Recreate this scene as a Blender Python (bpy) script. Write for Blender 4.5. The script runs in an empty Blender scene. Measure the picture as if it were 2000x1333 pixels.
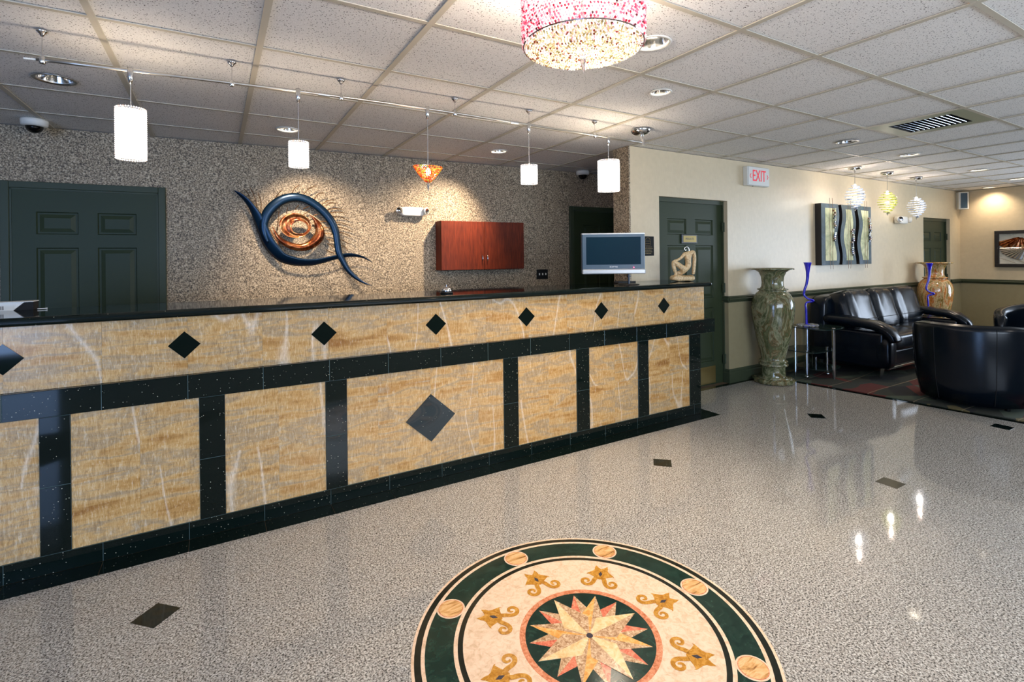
import bpy, bmesh, math, random
from mathutils import Vector, Matrix, noise
from math import sin, cos, pi, radians as R, atan2, hypot, sqrt
random.seed(7)
SC = bpy.context.scene
COL = SC.collection

# ------------------------------------------------------------------ camera, world, exposure
CAM_H = 1.342
CE = 2.3504            # ceiling height
yaw, roll = R(30.4851), R(-0.6513)
F = Vector((sin(yaw), cos(yaw), 0)); RT = Vector((cos(yaw), -sin(yaw), 0)); UP = Vector((0, 0, 1))
R2 = RT * cos(roll) + UP * sin(roll); U2 = UP * cos(roll) - RT * sin(roll)
cam = bpy.data.cameras.new('camera'); camo = bpy.data.objects.new('camera', cam); COL.objects.link(camo)
m = Matrix((R2, U2, -F)).transposed().to_4x4(); m.translation = Vector((0, 0, CAM_H)); camo.matrix_world = m
cam.sensor_width = 36; cam.lens = 981.916 / 2000 * 36; cam.shift_y = (503.814 - 666.5) / 2000
cam.clip_start = .02; cam.clip_end = 100
SC.camera = camo
vs = SC.view_settings; vs.view_transform = 'Standard'; vs.look = 'None'; vs.gamma = 1; vs.exposure = 0.38
try: vs.use_curve_mapping = False
except Exception: pass
SC.cycles.max_bounces = 8; SC.cycles.diffuse_bounces = 4; SC.cycles.glossy_bounces = 4
SC.cycles.transmission_bounces = 6; SC.cycles.transparent_max_bounces = 8
SC.cycles.sample_clamp_indirect = 4; SC.cycles.caustics_reflective = False; SC.cycles.caustics_refractive = False
SC.cycles.use_denoising = True
w = bpy.data.worlds.new('daylight'); SC.world = w; w.use_nodes = True
bg = w.node_tree.nodes['Background']; bg.inputs[0].default_value = (.50, .64, 1.0, 1); bg.inputs[1].default_value = 1.5

def light(name, kind, loc, energy, color, **k):
    l = bpy.data.lights.new(name, kind); l.energy = energy; l.color = color
    rot = k.pop('rot', None)
    for a, b in k.items(): setattr(l, a, b)
    o = bpy.data.objects.new(name, l); o.location = loc
    if rot: o.rotation_euler = rot
    COL.objects.link(o); return o
DAY = (.32, .54, 1.0); DAY2 = (.74, .86, 1.0); WARM = (1.0, .80, .60); NEUT = (1.0, .90, .78)
# daylight at the left street window and the lounge's far end, plus an added front fill
light('daylight_front_left', 'AREA', (-2.92, -2.62, 1.2), 130, DAY, shape='RECTANGLE', size=2.4, size_y=2.0, rot=(R(106), 0, R(-18)))
light('added_front_fill', 'AREA', (2.6, -2.62, 1.6), 115, DAY2, shape='RECTANGLE', size=3.8, size_y=1.25, rot=(R(112), 0, 0))  # added soft fill at an invented window, tilted up to brighten the ceiling
light('daylight_far_end', 'AREA', (10.72, -.3, 1.3), 150, DAY2, shape='RECTANGLE', size=3.2, size_y=2.0, rot=(R(108), 0, R(90)))

# ------------------------------------------------------------------ colours and materials
def lin(r, g, b):
    f = lambda c: (c / 255 / 12.92) if c / 255 <= .04045 else ((c / 255 + .055) / 1.055) ** 2.4
    return (f(r), f(g), f(b), 1)
class NT:
    def __init__(s, name):
        s.m = bpy.data.materials.new(name); s.m.use_nodes = True; s.t = s.m.node_tree; s.b = s.t.nodes['Principled BSDF']
    def n(s, kind, **k):
        x = s.t.nodes.new(kind)
        for a, b in k.items():
            if a == 'ins':
                for i, v in b.items():
                    if isinstance(v, bpy.types.NodeSocket): s.t.links.new(v, x.inputs[i])
                    else: x.inputs[i].default_value = v
            else: setattr(x, a, b)
        return x
    def L(s, a, b): s.t.links.new(a, b)
    def ramp(s, fac, stops, interp='LINEAR'):
        r = s.n('ShaderNodeValToRGB'); cr = r.color_ramp; cr.interpolation = interp
        while len(cr.elements) > 1: cr.elements.remove(cr.elements[-1])
        cr.elements[0].position = stops[0][0]; cr.elements[0].color = stops[0][1]
        for p, c in stops[1:]:
            e = cr.elements.new(p); e.color = c
        s.L(fac, r.inputs[0]); return r.outputs[0]
    def mix(s, fac, a, b, mode='MIX'):
        x = s.n('ShaderNodeMix', data_type='RGBA', blend_type=mode)
        for i, v in ((0, fac), (6, a), (7, b)):
            if isinstance(v, bpy.types.NodeSocket): s.L(v, x.inputs[i])
            else: x.inputs[i].default_value = v
        return x.outputs[2]
    def math(s, op, a, b=0.):
        x = s.n('ShaderNodeMath', operation=op)
        for i, v in ((0, a), (1, b)):
            if isinstance(v, bpy.types.NodeSocket): s.L(v, x.inputs[i])
            else: x.inputs[i].default_value = v
        return x.outputs[0]
    def pos(s, scale=(1, 1, 1), rot=(0, 0, 0), rnd=False, obj=False):
        v = s.n('ShaderNodeTexCoord').outputs['Object'] if obj else s.n('ShaderNodeNewGeometry').outputs['Position']
        if rnd:
            oi = s.n('ShaderNodeObjectInfo'); mu = s.n('ShaderNodeVectorMath', operation='SCALE')
            cmb = s.n('ShaderNodeCombineXYZ', ins={0: oi.outputs['Random'], 1: oi.outputs['Random'], 2: oi.outputs['Random']})
            s.L(cmb.outputs[0], mu.inputs[0]); mu.inputs[3].default_value = 37.
            ad = s.n('ShaderNodeVectorMath', operation='ADD'); s.L(v, ad.inputs[0]); s.L(mu.outputs[0], ad.inputs[1]); v = ad.outputs[0]
        mp = s.n('ShaderNodeMapping'); mp.inputs['Scale'].default_value = scale; mp.inputs['Rotation'].default_value = rot
        s.L(v, mp.inputs[0]); return mp.outputs[0]
    def noise(s, vec, scale, detail=2., rough=.5, dist=0.):
        x = s.n('ShaderNodeTexNoise'); s.L(vec, x.inputs['Vector']); x.inputs['Scale'].default_value = scale
        x.inputs['Detail'].default_value = detail; x.inputs['Roughness'].default_value = rough; x.inputs['Distortion'].default_value = dist
        return x.outputs['Fac']
    def vor(s, vec, scale, feature='F1', out='Distance', rnd=1.):
        x = s.n('ShaderNodeTexVoronoi', feature=feature); s.L(vec, x.inputs['Vector']); x.inputs['Scale'].default_value = scale
        x.inputs['Randomness'].default_value = rnd
        return x.outputs[out]
    def bump(s, h, strength=.2, dist=.01):
        b = s.n('ShaderNodeBump'); b.inputs['Strength'].default_value = strength; b.inputs['Distance'].default_value = dist
        s.L(h, b.inputs['Height']); s.L(b.outputs[0], s.b.inputs['Normal'])
    def set(s, **k):
        for a, v in k.items():
            i = s.b.inputs[a.replace('_', ' ')]
            if isinstance(v, bpy.types.NodeSocket): s.L(v, i)
            else: i.default_value = v
        return s
def simple(name, col, rough=.5, metal=0., **k):
    x = NT(name); x.set(Base_Color=col, Roughness=rough, Metallic=metal, **k); return x.m
def emis(name, col, strength):
    x = NT(name); x.set(Base_Color=col, Emission_Color=col, Emission_Strength=strength); return x.m
M = {}
M['chrome'] = simple('chrome', (.72, .72, .72, 1), .12, 1.)
M['satin'] = simple('satin_metal', (.55, .54, .52, 1), .3, 1.)
M['railmetal'] = simple('rail_metal', (.50, .47, .42, 1), .35, 1.)
M['white'] = simple('white_plastic', lin(225, 222, 212), .4)
M['black'] = simple('black_plastic', lin(14, 15, 16), .35)
M['rubber'] = simple('black_gap', lin(5, 5, 5), .8)
M['brass'] = simple('brass', lin(136, 118, 70), .4, .8)
M['grout'] = simple('dark_grout', lin(66, 86, 84), .6)
M['floorgrout'] = simple('floor_grout', lin(98, 80, 58), .8)
M['tee'] = simple('ceiling_tee_paint', lin(190, 182, 164), .5)
M['bulb'] = emis('lamp_glow', (1, .86, .66, 1), 22.)
M['bulb2'] = emis('small_bulb_glow', (1, .90, .76, 1), 14.)
M['shade'] = emis('pendant_diffuser_glow', (1, .93, .83, 1), 9.)
M['led'] = emis('red_led_glow', (1, .02, .05, 1), 25.)
M['lens'] = simple('dark_lens', lin(8, 8, 9), .05)

x = NT('polished_grey_granite'); p = x.pos()
g1 = x.noise(p, 150., 3., .75); g2 = x.vor(p, 210., out='Color')
c = x.ramp(g1, [(.36, lin(52, 50, 47)), (.43, lin(112, 109, 104)), (.50, lin(182, 179, 172)), (.60, lin(214, 211, 204))])
c = x.mix(.55, c, x.ramp(g2, [(.15, lin(90, 82, 76)), (.4, lin(190, 180, 170)), (.8, (1, 1, 1, 1))]), 'MULTIPLY')
x.set(Base_Color=c, Roughness=.055, Specular_IOR_Level=.45)
M['granite'] = x.m
x = NT('black_galaxy_granite'); p = x.pos()
d = x.vor(p, 70.); sp = x.ramp(d, [(0., (1, 1, 1, 1)), (.09, (1, 1, 1, 1)), (.14, (0, 0, 0, 1))])
pick = x.ramp(x.vor(p, 70., out='Color'), [(.70, (0, 0, 0, 1)), (.85, (1, 1, 1, 1))])
f = x.math('MULTIPLY', sp, pick)
x.set(Base_Color=x.mix(f, lin(9, 20, 17), lin(210, 205, 180)), Roughness=.05, Specular_IOR_Level=.3)
M['galaxy'] = x.m
x = NT('honey_onyx'); p = x.pos(rnd=True)
pw = x.pos(rnd=True, scale=(.6, .6, 3.6), rot=(0, R(4), 0)); b1 = x.noise(pw, 3.0, 6., .62, .35)
c = x.ramp(b1, [(.28, lin(162, 116, 62)), (.40, lin(202, 160, 100)), (.46, lin(210, 174, 120)), (.52, lin(176, 154, 122)), (.57, lin(206, 170, 116)), (.66, lin(186, 140, 80)), (.76, lin(184, 166, 138))])
pf = x.pos(rnd=True, scale=(1, 1, .2), rot=(0, R(10), 0)); fib = x.noise(pf, 130., 4., .75, .8)
c = x.mix(.55, c, x.ramp(fib, [(.34, lin(150, 124, 92)), (.47, lin(228, 214, 190)), (.6, (1, 1, 1, 1))]), 'MULTIPLY')
c = x.mix(x.math('MULTIPLY', x.ramp(fib, [(.56, (0, 0, 0, 1)), (.72, (1, 1, 1, 1))]), .5), c, lin(226, 214, 192))
pv = x.pos(rnd=True, rot=(0, R(14), 0), scale=(2.6, 1, .7)); v = x.noise(pv, 1.1, 1.5, .4, .1)
vv = x.ramp(v, [(.490, (0, 0, 0, 1)), (.5, (1, 1, 1, 1)), (.510, (0, 0, 0, 1))])
c = x.mix(x.math('MULTIPLY', x.math('MULTIPLY', vv, fib), .75), c, lin(246, 234, 214))
x.set(Base_Color=c, Roughness=.22, Specular_IOR_Level=.35)
M['onyx'] = x.m
x = NT('pebbled_speckle_wallcovering'); p = x.pos()
n1 = x.noise(p, 92., 3., .8); n2 = x.vor(p, 130., out='Color')
c = x.ramp(n1, [(.36, lin(54, 48, 38)), (.45, lin(120, 106, 86)), (.53, lin(176, 158, 130)), (.64, lin(226, 211, 184))])
c = x.mix(.35, c, x.ramp(n2, [(.15, lin(90, 80, 70)), (.6, lin(210, 195, 175)), (.9, (1, 1, 1, 1))]), 'MULTIPLY')
x.set(Base_Color=c, Roughness=.6); x.bump(n1, .35, .003)
M['speckle'] = x.m
x = NT('mineral_fibre_ceiling_tile'); p = x.pos()
d = x.vor(p, 88.); hol = x.ramp(d, [(.0, lin(70, 62, 56)), (.18, lin(100, 92, 86)), (.27, (1, 1, 1, 1))])
pick = x.ramp(x.noise(p, 40., 1.), [(.36, (0, 0, 0, 1)), (.44, (1, 1, 1, 1))])
c = x.mix(pick, lin(238, 235, 230), x.mix(1., lin(238, 235, 230), hol, 'MULTIPLY'))
fine = x.noise(p, 210., 2., .6)
c = x.mix(.35, c, x.ramp(fine, [(.3, lin(150, 145, 140)), (.6, (1, 1, 1, 1))]), 'MULTIPLY')
x.set(Base_Color=c, Roughness=.9); x.bump(fine, .2, .003)
M['ctile'] = x.m
def plaster(name, col, rough, bscale=18.):
    x = NT(name); p = x.pos(); n = x.noise(p, bscale, 5., .6)
    x.set(Base_Color=x.mix(.12, col, x.ramp(n, [(.3, lin(170, 160, 140)), (.7, (1, 1, 1, 1))]), 'MULTIPLY'), Roughness=rough)
    x.bump(x.noise(x.pos(scale=(1, 1, .35)), 55., 3.), .25, .004); return x.m
M['cream'] = plaster('cream_wallcovering', lin(212, 195, 162), .38)
M['olive'] = plaster('olive_wainscot', lin(150, 140, 108), .4)
M['green'] = simple('dark_green_paint', lin(47, 57, 37), .5, Specular_IOR_Level=.25)
M['greentrim'] = simple('dark_green_trim_paint', lin(58, 66, 48), .45, Specular_IOR_Level=.25)
def wood(name, a, b, scale=9., rough=.22):
    x = NT(name); n = x.noise(x.pos(scale=(1, 1, .12), obj=True), scale * 6, 4., .6, .3)
    x.set(Base_Color=x.ramp(n, [(.3, a), (.7, b)]), Roughness=rough, Coat_Weight=0., Specular_IOR_Level=.2); return x.m
M['cherry'] = wood('cherry_veneer', lin(74, 26, 11), lin(112, 44, 20), rough=.5)
x = NT('black_leather'); p = x.pos(obj=True); n = x.vor(p, 260.)
x.set(Base_Color=lin(7, 16, 25), Roughness=.24, Specular_IOR_Level=.32); x.bump(n, .06, .001)
M['leather'] = x.m
x = NT('green_onyx_marble'); p = x.pos(obj=True, scale=(1, 1, .55), rot=(R(25), R(38), 0))
n = x.noise(p, 4.2, 8., .68, 2.4); n2 = x.noise(p, 22., 4., .7, 1.)
c = x.ramp(n, [(.28, lin(54, 62, 38)), (.42, lin(92, 98, 66)), (.5, lin(146, 146, 114)), (.54, lin(112, 92, 58)), (.58, lin(84, 92, 60)), (.66, lin(112, 114, 80)), (.78, lin(160, 158, 126))])
c = x.mix(.5, c, x.ramp(n2, [(.35, lin(110, 110, 90)), (.6, (1, 1, 1, 1))]), 'MULTIPLY')
x.set(Base_Color=c, Roughness=.1, Specular_IOR_Level=.6); M['marble_green'] = x.m
x = NT('amber_onyx_marble'); p = x.pos(obj=True, scale=(1, 1, .22), rot=(0, R(6), 0))
n = x.noise(p, 9.0, 7., .65, 1.2); n2 = x.noise(x.pos(obj=True), 60., 3., .7)
c = x.ramp(n, [(.3, lin(86, 78, 38)), (.43, lin(150, 120, 56)), (.5, lin(214, 190, 140)), (.57, lin(196, 110, 40)), (.66, lin(150, 140, 86)), (.78, lin(206, 196, 160))])
c = x.mix(.5, c, x.ramp(n2, [(.35, lin(130, 110, 80)), (.6, (1, 1, 1, 1))]), 'MULTIPLY')
x.set(Base_Color=c, Roughness=.1, Specular_IOR_Level=.6); M['marble_amber'] = x.m
def stone(name, a, b, c_, scale=30., rough=.16, lo=.35, hi=.65, dist=1.):
    x = NT(name); n = x.noise(x.pos(), scale, 5., .65, dist)
    x.set(Base_Color=x.ramp(n, [(lo, a), (.5, b), (hi, c_)]), Roughness=rough); return x.m
M['m_cream'] = stone('cream_marble', lin(204, 170, 136), lin(226, 196, 166), lin(232, 204, 176), 40., lo=.30, hi=.6)
M['m_green'] = stone('dark_green_marble', lin(14, 36, 30), lin(22, 46, 38), lin(34, 58, 48), 25.)
M['m_black'] = stone('black_marble', lin(20, 24, 18), lin(26, 30, 24), lin(38, 40, 32), 30.)
M['m_coral'] = stone('coral_marble', lin(176, 96, 60), lin(206, 130, 92), lin(226, 160, 124), 60.)
M['m_orange'] = stone('orange_marble', lin(206, 140, 64), lin(226, 166, 92), lin(236, 190, 130), 50.)
M['m_ochre'] = stone('ochre_marble', lin(160, 104, 30), lin(184, 128, 44), lin(206, 154, 74), 60.)
M['m_red'] = stone('red_marble', lin(186, 84, 60), lin(212, 116, 88), lin(226, 150, 116), 60.)
M['m_brown'] = stone('mottled_brown_marble', lin(140, 100, 66), lin(192, 154, 116), lin(222, 196, 162), 90.)
M['m_light'] = stone('pale_marble', lin(216, 174, 118), lin(234, 198, 146), lin(240, 212, 170), 40.)
M['m_slate'] = stone('slate_blue_stone', lin(40, 38, 44), lin(62, 58, 66), lin(80, 72, 76), 200.)
x = NT('banded_onyx_disc'); n = x.noise(x.pos(scale=(1, 5, 1), rot=(0, 0, R(25)), rnd=True), 8., 4., .6, .8)
x.set(Base_Color=x.ramp(n, [(.33, lin(120, 78, 40)), (.47, lin(206, 156, 96)), (.58, lin(226, 186, 136)), (.7, lin(196, 140, 76))]), Roughness=.15)
M['m_disc'] = x.m
x = NT('abstract_carpet'); p = x.pos(); 
cells = x.vor(x.pos(rot=(0, 0, R(20)), scale=(1, 1.6, 1)), 3.1, out='Color')
c = x.ramp(cells, [(.25, lin(44, 48, 38)), (.40, lin(96, 38, 28)), (.55, lin(70, 82, 66)), (.68, lin(30, 30, 30)), (.8, lin(112, 100, 62))], 'CONSTANT')
ring = x.n('ShaderNodeTexWave', wave_type='RINGS'); x.L(x.pos(scale=(1, 1, 1)), ring.inputs[0]); ring.inputs['Scale'].default_value = .42; ring.inputs['Distortion'].default_value = 3.5; ring.inputs['Detail'].default_value = 1.
line = x.ramp(ring.outputs['Fac'], [(.47, (0, 0, 0, 1)), (.5, (1, 1, 1, 1)), (.53, (0, 0, 0, 1))])
c = x.mix(x.math('MULTIPLY', line, .8), c, lin(168, 150, 118)); fz = x.noise(p, 500., 2.)
c = x.mix(.5, c, x.ramp(fz, [(.3, lin(90, 90, 90)), (.7, (1, 1, 1, 1))]), 'MULTIPLY')
x.set(Base_Color=c, Roughness=.95); x.bump(fz, .5, .004); M['carpet'] = x.m
x = NT('smoked_glass'); x.set(Base_Color=lin(36, 52, 48), Roughness=.03, Specular_IOR_Level=.8, Alpha=.7); M['glass'] = x.m
x = NT('clear_crystal'); x.set(Base_Color=(.95, .97, 1, 1), Roughness=.05, Transmission_Weight=.85, IOR=1.5, Specular_IOR_Level=.8); M['crystal'] = x.m
x = NT('cobalt_glass'); x.set(Base_Color=lin(30, 22, 190), Roughness=.05, Specular_IOR_Level=.8, Coat_Weight=.5); M['cobalt'] = x.m
def beads_mat(name, stops, trans=.6):
    x = NT(name); gi = x.n('ShaderNodeNewGeometry').outputs['Random Per Island']
    c = x.ramp(gi, stops, 'CONSTANT'); tr = x.n('ShaderNodeBsdfTranslucent'); x.L(c, tr.inputs[0])
    x.set(Base_Color=c, Roughness=.08, Specular_IOR_Level=.9); mx = x.n('ShaderNodeMixShader'); mx.inputs[0].default_value = trans
    x.L(x.b.outputs[0], mx.inputs[1]); x.L(tr.outputs[0], mx.inputs[2])
    x.L(mx.outputs[0], x.t.nodes['Material Output'].inputs[0]); return x.m
W1 = (1, 1, 1, 1)
M['beads_white'] = beads_mat('clear_glass_beads', [(0, W1), (.7, lin(240, 240, 250)), (.9, lin(255, 235, 225))], .8)
M['beads_pink'] = beads_mat('pink_crystal_beads', [(0, lin(252, 170, 190)), (.22, lin(255, 235, 240)), (.45, lin(240, 120, 150)), (.56, W1), (.86, lin(200, 70, 100)), (.95, lin(120, 70, 80))])
M['beads_clear'] = beads_mat('champagne_crystal_beads', [(0, W1), (.35, lin(255, 250, 225)), (.6, lin(225, 220, 180)), (.8, lin(180, 170, 130)), (.93, lin(130, 80, 60))])
M['beads_fire'] = beads_mat('amber_crystal_beads', [(0, lin(255, 150, 70)), (.3, lin(255, 220, 110)), (.5, lin(230, 90, 60)), (.7, lin(210, 220, 90)), (.85, lin(255, 200, 150))])
M['rods_white'] = beads_mat('white_glass_rods', [(0, W1), (.6, lin(225, 235, 250)), (.85, lin(170, 185, 210))], .5)
M['rods_yellow'] = beads_mat('yellow_glass_rods', [(0, lin(240, 245, 150)), (.5, lin(255, 250, 190)), (.8, lin(190, 195, 90))], .5)
M['blue_lacquer'] = simple('blue_lacquered_metal', lin(9, 38, 62), .3, .55)
x = NT('flamed_copper'); n = x.noise(x.pos(obj=True), 9., 4., .6, 1.5)
x.set(Base_Color=x.ramp(n, [(.3, lin(54, 34, 26)), (.45, lin(146, 72, 38)), (.55, lin(206, 138, 88)), (.7, lin(90, 78, 46))]), Roughness=.22, Metallic=.9); M['copper'] = x.m
M['wire'] = simple('bronze_wire', lin(104, 70, 34), .4, .7)
x = NT('carved_sandstone'); n = x.noise(x.pos(obj=True), 90., 4., .7)
x.set(Base_Color=x.ramp(n, [(.3, lin(150, 116, 76)), (.5, lin(220, 188, 138)), (.7, lin(238, 216, 172))]), Roughness=.45); M['sandstone'] = x.m
M['screen'] = simple('dark_screen', lin(14, 40, 54), .35, Specular_IOR_Level=.05)
M['bezel'] = simple('slate_bezel', lin(58, 80, 96), .35)
M['silver'] = simple('silver_plastic', lin(190, 190, 188), .3, .3)
M['ink_white'] = simple('white_print', lin(230, 230, 230), .5)
M['signred'] = emis('exit_red_glow', lin(200, 24, 44), .5)
M['signface'] = simple('exit_sign_face', lin(215, 215, 208), .4)
M['gold_ink'] = simple('gold_print', lin(120, 104, 64), .6)
M['panel_black'] = simple('black_panel_edge', lin(22, 18, 17), .4)
M['panel_teal'] = stone('teal_slate_paint', lin(18, 44, 44), lin(40, 66, 72), lin(70, 88, 104), 5., .6)
M['panel_pale'] = stone('pale_lime_paint', lin(120, 132, 84), lin(206, 206, 158), lin(228, 224, 178), 7., .7, .2, .6)
M['canvas'] = stone('ivory_mat', lin(180, 178, 164), lin(208, 204, 188), lin(220, 214, 198), 8., .6)
M['window_metal'] = simple('dark_window_metal', lin(30, 32, 32), .4, .5)
M['drywall'] = simple('front_wall_paint', lin(112, 106, 92), .7)

# ------------------------------------------------------------------ geometry helpers
def obj(name, bm, mat, parent=None, smooth=False, loc=None):
    bmesh.ops.recalc_face_normals(bm, faces=bm.faces[:])
    me = bpy.data.meshes.new(name); bm.to_mesh(me); bm.free()
    for mm in (mat if isinstance(mat, (list, tuple)) else [mat]): me.materials.append(mm)
    if smooth:
        for pl in me.polygons: pl.use_smooth = True
    o = bpy.data.objects.new(name, me); COL.objects.link(o)
    if parent: o.parent = parent
    if loc: o.location = loc
    return o
def inst(name, me, parent, loc=(0, 0, 0), rz=0.):
    o = bpy.data.objects.new(name, me); COL.objects.link(o); o.parent = parent; o.location = loc; o.rotation_euler[2] = rz; return o
def thing(name, label, cat, loc=(0, 0, 0), rz=0, group=None):
    o = bpy.data.objects.new(name, None); COL.objects.link(o); o.location = loc; o.rotation_euler[2] = rz; o.empty_display_size = .1
    return tag(o, label, cat, group)
def tag(o, label, cat, group=None):
    o['label'] = label; o['category'] = cat
    if group: o['group'] = group
    return o
def struct(o): o['kind'] = 'structure'; return o
def stuff(o): o['kind'] = 'stuff'; return o
def lab(o, l): o['label'] = l; return o
def copy_tree(o, parent=None):
    c = o.copy(); COL.objects.link(c); c.parent = parent
    for ch in [k for k in COL.objects if k.parent == o]: copy_tree(ch, c)
    return c
def box(bm, x0, y0, z0, x1, y1, z1, bev=0., mat=0, seg=1):
    vs_ = [bm.verts.new(v) for v in ((x0, y0, z0), (x1, y0, z0), (x1, y1, z0), (x0, y1, z0), (x0, y0, z1), (x1, y0, z1), (x1, y1, z1), (x0, y1, z1))]
    fs = [bm.faces.new([vs_[i] for i in f]) for f in ((0, 3, 2, 1), (4, 5, 6, 7), (0, 1, 5, 4), (1, 2, 6, 5), (2, 3, 7, 6), (3, 0, 4, 7))]
    for f in fs: f.material_index = mat
    if bev > 0:
        es = list({e for f in fs for e in f.edges})
        bmesh.ops.bevel(bm, geom=es, offset=bev, segments=seg, profile=.5, affect='EDGES')
    return bm
def B(*a, **k): return box(bmesh.new(), *a, **k)
def prism(bm, pts, z0, z1, mat=0):
    """extrude a closed 2D outline in xy between z0 and z1"""
    lo = [bm.verts.new((p[0], p[1], z0)) for p in pts]; hi = [bm.verts.new((p[0], p[1], z1)) for p in pts]
    n = len(pts); fs = [bm.faces.new(lo[::-1]), bm.faces.new(hi)]
    for i in range(n): fs.append(bm.faces.new((lo[i], lo[(i + 1) % n], hi[(i + 1) % n], hi[i])))
    for f in fs: f.material_index = mat
    return bm
def lathe(bm, prof, seg=32, cx=0, cy=0, mat=0, rot=0.):
    rings = []
    for r, z in prof:
        if r < 1e-5: rings.append([bm.verts.new((cx, cy, z))])
        else: rings.append([bm.verts.new((cx + r * cos(rot + 2 * pi * i / seg), cy + r * sin(rot + 2 * pi * i / seg), z)) for i in range(seg)])
    for a, b in zip(rings, rings[1:]):
        for i in range(seg):
            j = (i + 1) % seg
            if len(a) == 1 and len(b) == 1: continue
            if len(a) == 1: f = bm.faces.new((a[0], b[i], b[j]))
            elif len(b) == 1: f = bm.faces.new((a[i], a[j], b[0]))
            else: f = bm.faces.new((a[i], a[j], b[j], b[i]))
            f.material_index = mat
    return bm
def tube(bm, pts, rad, seg=8, cap=True, mat=0):
    pts = [Vector(p) for p in pts]; n = len(pts)
    rs = rad if isinstance(rad, (list, tuple)) else [rad] * n
    rings = []; ref = None
    for i, p in enumerate(pts):
        t = (pts[min(i + 1, n - 1)] - pts[max(i - 1, 0)]).normalized()
        if ref is None:
            ref = Vector((0, 0, 1)) if abs(t.z) < .9 else Vector((1, 0, 0))
        a = t.cross(ref); a.normalize(); b = t.cross(a).normalized(); ref = a.cross(t)
        rings.append([bm.verts.new(p + (a * cos(2 * pi * k / seg) + b * sin(2 * pi * k / seg)) * rs[i]) for k in range(seg)])
    for r1, r2 in zip(rings, rings[1:]):
        for k in range(seg):
            f = bm.faces.new((r1[k], r1[(k + 1) % seg], r2[(k + 1) % seg], r2[k])); f.material_index = mat
    if cap:
        f = bm.faces.new(rings[0][::-1]); f.material_index = mat; f = bm.faces.new(rings[-1]); f.material_index = mat
    return bm
def catmull(pts, k=6):
    pts = [Vector(p) for p in pts]; out = []
    P_ = [pts[0] * 2 - pts[1]] + pts + [pts[-1] * 2 - pts[-2]]
    for i in range(1, len(P_) - 2):
        a, b, c, d = P_[i - 1:i + 3]
        for j in range(k):
            t = j / k; out.append(.5 * ((2 * b) + (c - a) * t + (2 * a - 5 * b + 4 * c - d) * t * t + (3 * b - a - 3 * c + d) * t ** 3))
    out.append(pts[-1]); return out
def pillow(bm, c, h, e=.35, seg=28, rings=16, fn=None, mat=0):
    """superellipsoid: centre c, half sizes h, squareness e (small = boxy)"""
    sg = lambda v, p: math.copysign(abs(v) ** p, v)
    vv = []
    for i in range(rings + 1):
        ph = -pi / 2 + pi * i / rings; row = []
        for j in range(seg):
            th = 2 * pi * j / seg
            v = Vector((h[0] * sg(cos(ph), e) * sg(cos(th), e), h[1] * sg(cos(ph), e) * sg(sin(th), e), h[2] * sg(sin(ph), e)))
            if fn: v = fn(v)
            row.append(v + Vector(c))
        vv.append(row)
    bot = bm.verts.new(vv[0][0]); top = bm.verts.new(vv[-1][0]); R_ = [[bm.verts.new(v) for v in row] for row in vv[1:-1]]
    for j in range(seg):
        k = (j + 1) % seg; bm.faces.new((bot, R_[0][k], R_[0][j])).material_index = mat; bm.faces.new((top, R_[-1][j], R_[-1][k])).material_index = mat
        for a, b in zip(R_, R_[1:]): bm.faces.new((a[j], a[k], b[k], b[j])).material_index = mat
    return bm
def gem(bm, c, r, zs=1.):
    x_, y_, z_ = c
    v = [bm.verts.new(q) for q in ((x_ + r, y_, z_), (x_, y_ + r, z_), (x_ - r, y_, z_), (x_, y_ - r, z_), (x_, y_, z_ + r * zs), (x_, y_, z_ - r * zs))]
    for a, b in ((0, 1), (1, 2), (2, 3), (3, 0)):
        bm.faces.new((v[a], v[b], v[4])); bm.faces.new((v[b], v[a], v[5]))
def textmesh(name, s, size, depth, mat, parent, loc, rot, sx=1.):
    cu = bpy.data.curves.new(name, 'FONT'); cu.body = s; cu.size = size; cu.extrude = depth; cu.align_x = 'CENTER'; cu.align_y = 'CENTER'
    t = bpy.data.objects.new('tmp_text', cu); COL.objects.link(t)
    bpy.context.view_layer.update()
    me = bpy.data.meshes.new_from_object(t.evaluated_get(bpy.context.evaluated_depsgraph_get()))
    bpy.data.objects.remove(t); bpy.data.curves.remove(cu)
    me.materials.clear(); me.materials.append(mat)
    o = bpy.data.objects.new(name, me); COL.objects.link(o); o.parent = parent; o.location = loc; o.rotation_euler = rot; o.scale = (sx, 1, 1); return o
def clip(poly, a, b, c):
    """keep a*x+b*y<=c"""
    out = []
    for i in range(len(poly)):
        p, q = poly[i], poly[(i + 1) % len(poly)]; dp = a * p[0] + b * p[1] - c; dq = a * q[0] + b * q[1] - c
        if dp <= 0: out.append(p)
        if (dp < 0 < dq) or (dq < 0 < dp):
            t = dp / (dp - dq); out.append((p[0] + (q[0] - p[0]) * t, p[1] + (q[1] - p[1]) * t))
    return out
def area(p): return abs(sum(p[i][0] * p[(i + 1) % len(p)][1] - p[(i + 1) % len(p)][0] * p[i][1] for i in range(len(p)))) / 2

# ================================================================== THE ROOM
XL, XR, YF, YB = -4.2, 10.6, -2.5, 3.40       # left wall, far wall, street wall, lounge wall
def edge_x(y): return 5.58 - .117 * y          # where the granite ends and the lounge carpet begins
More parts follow.
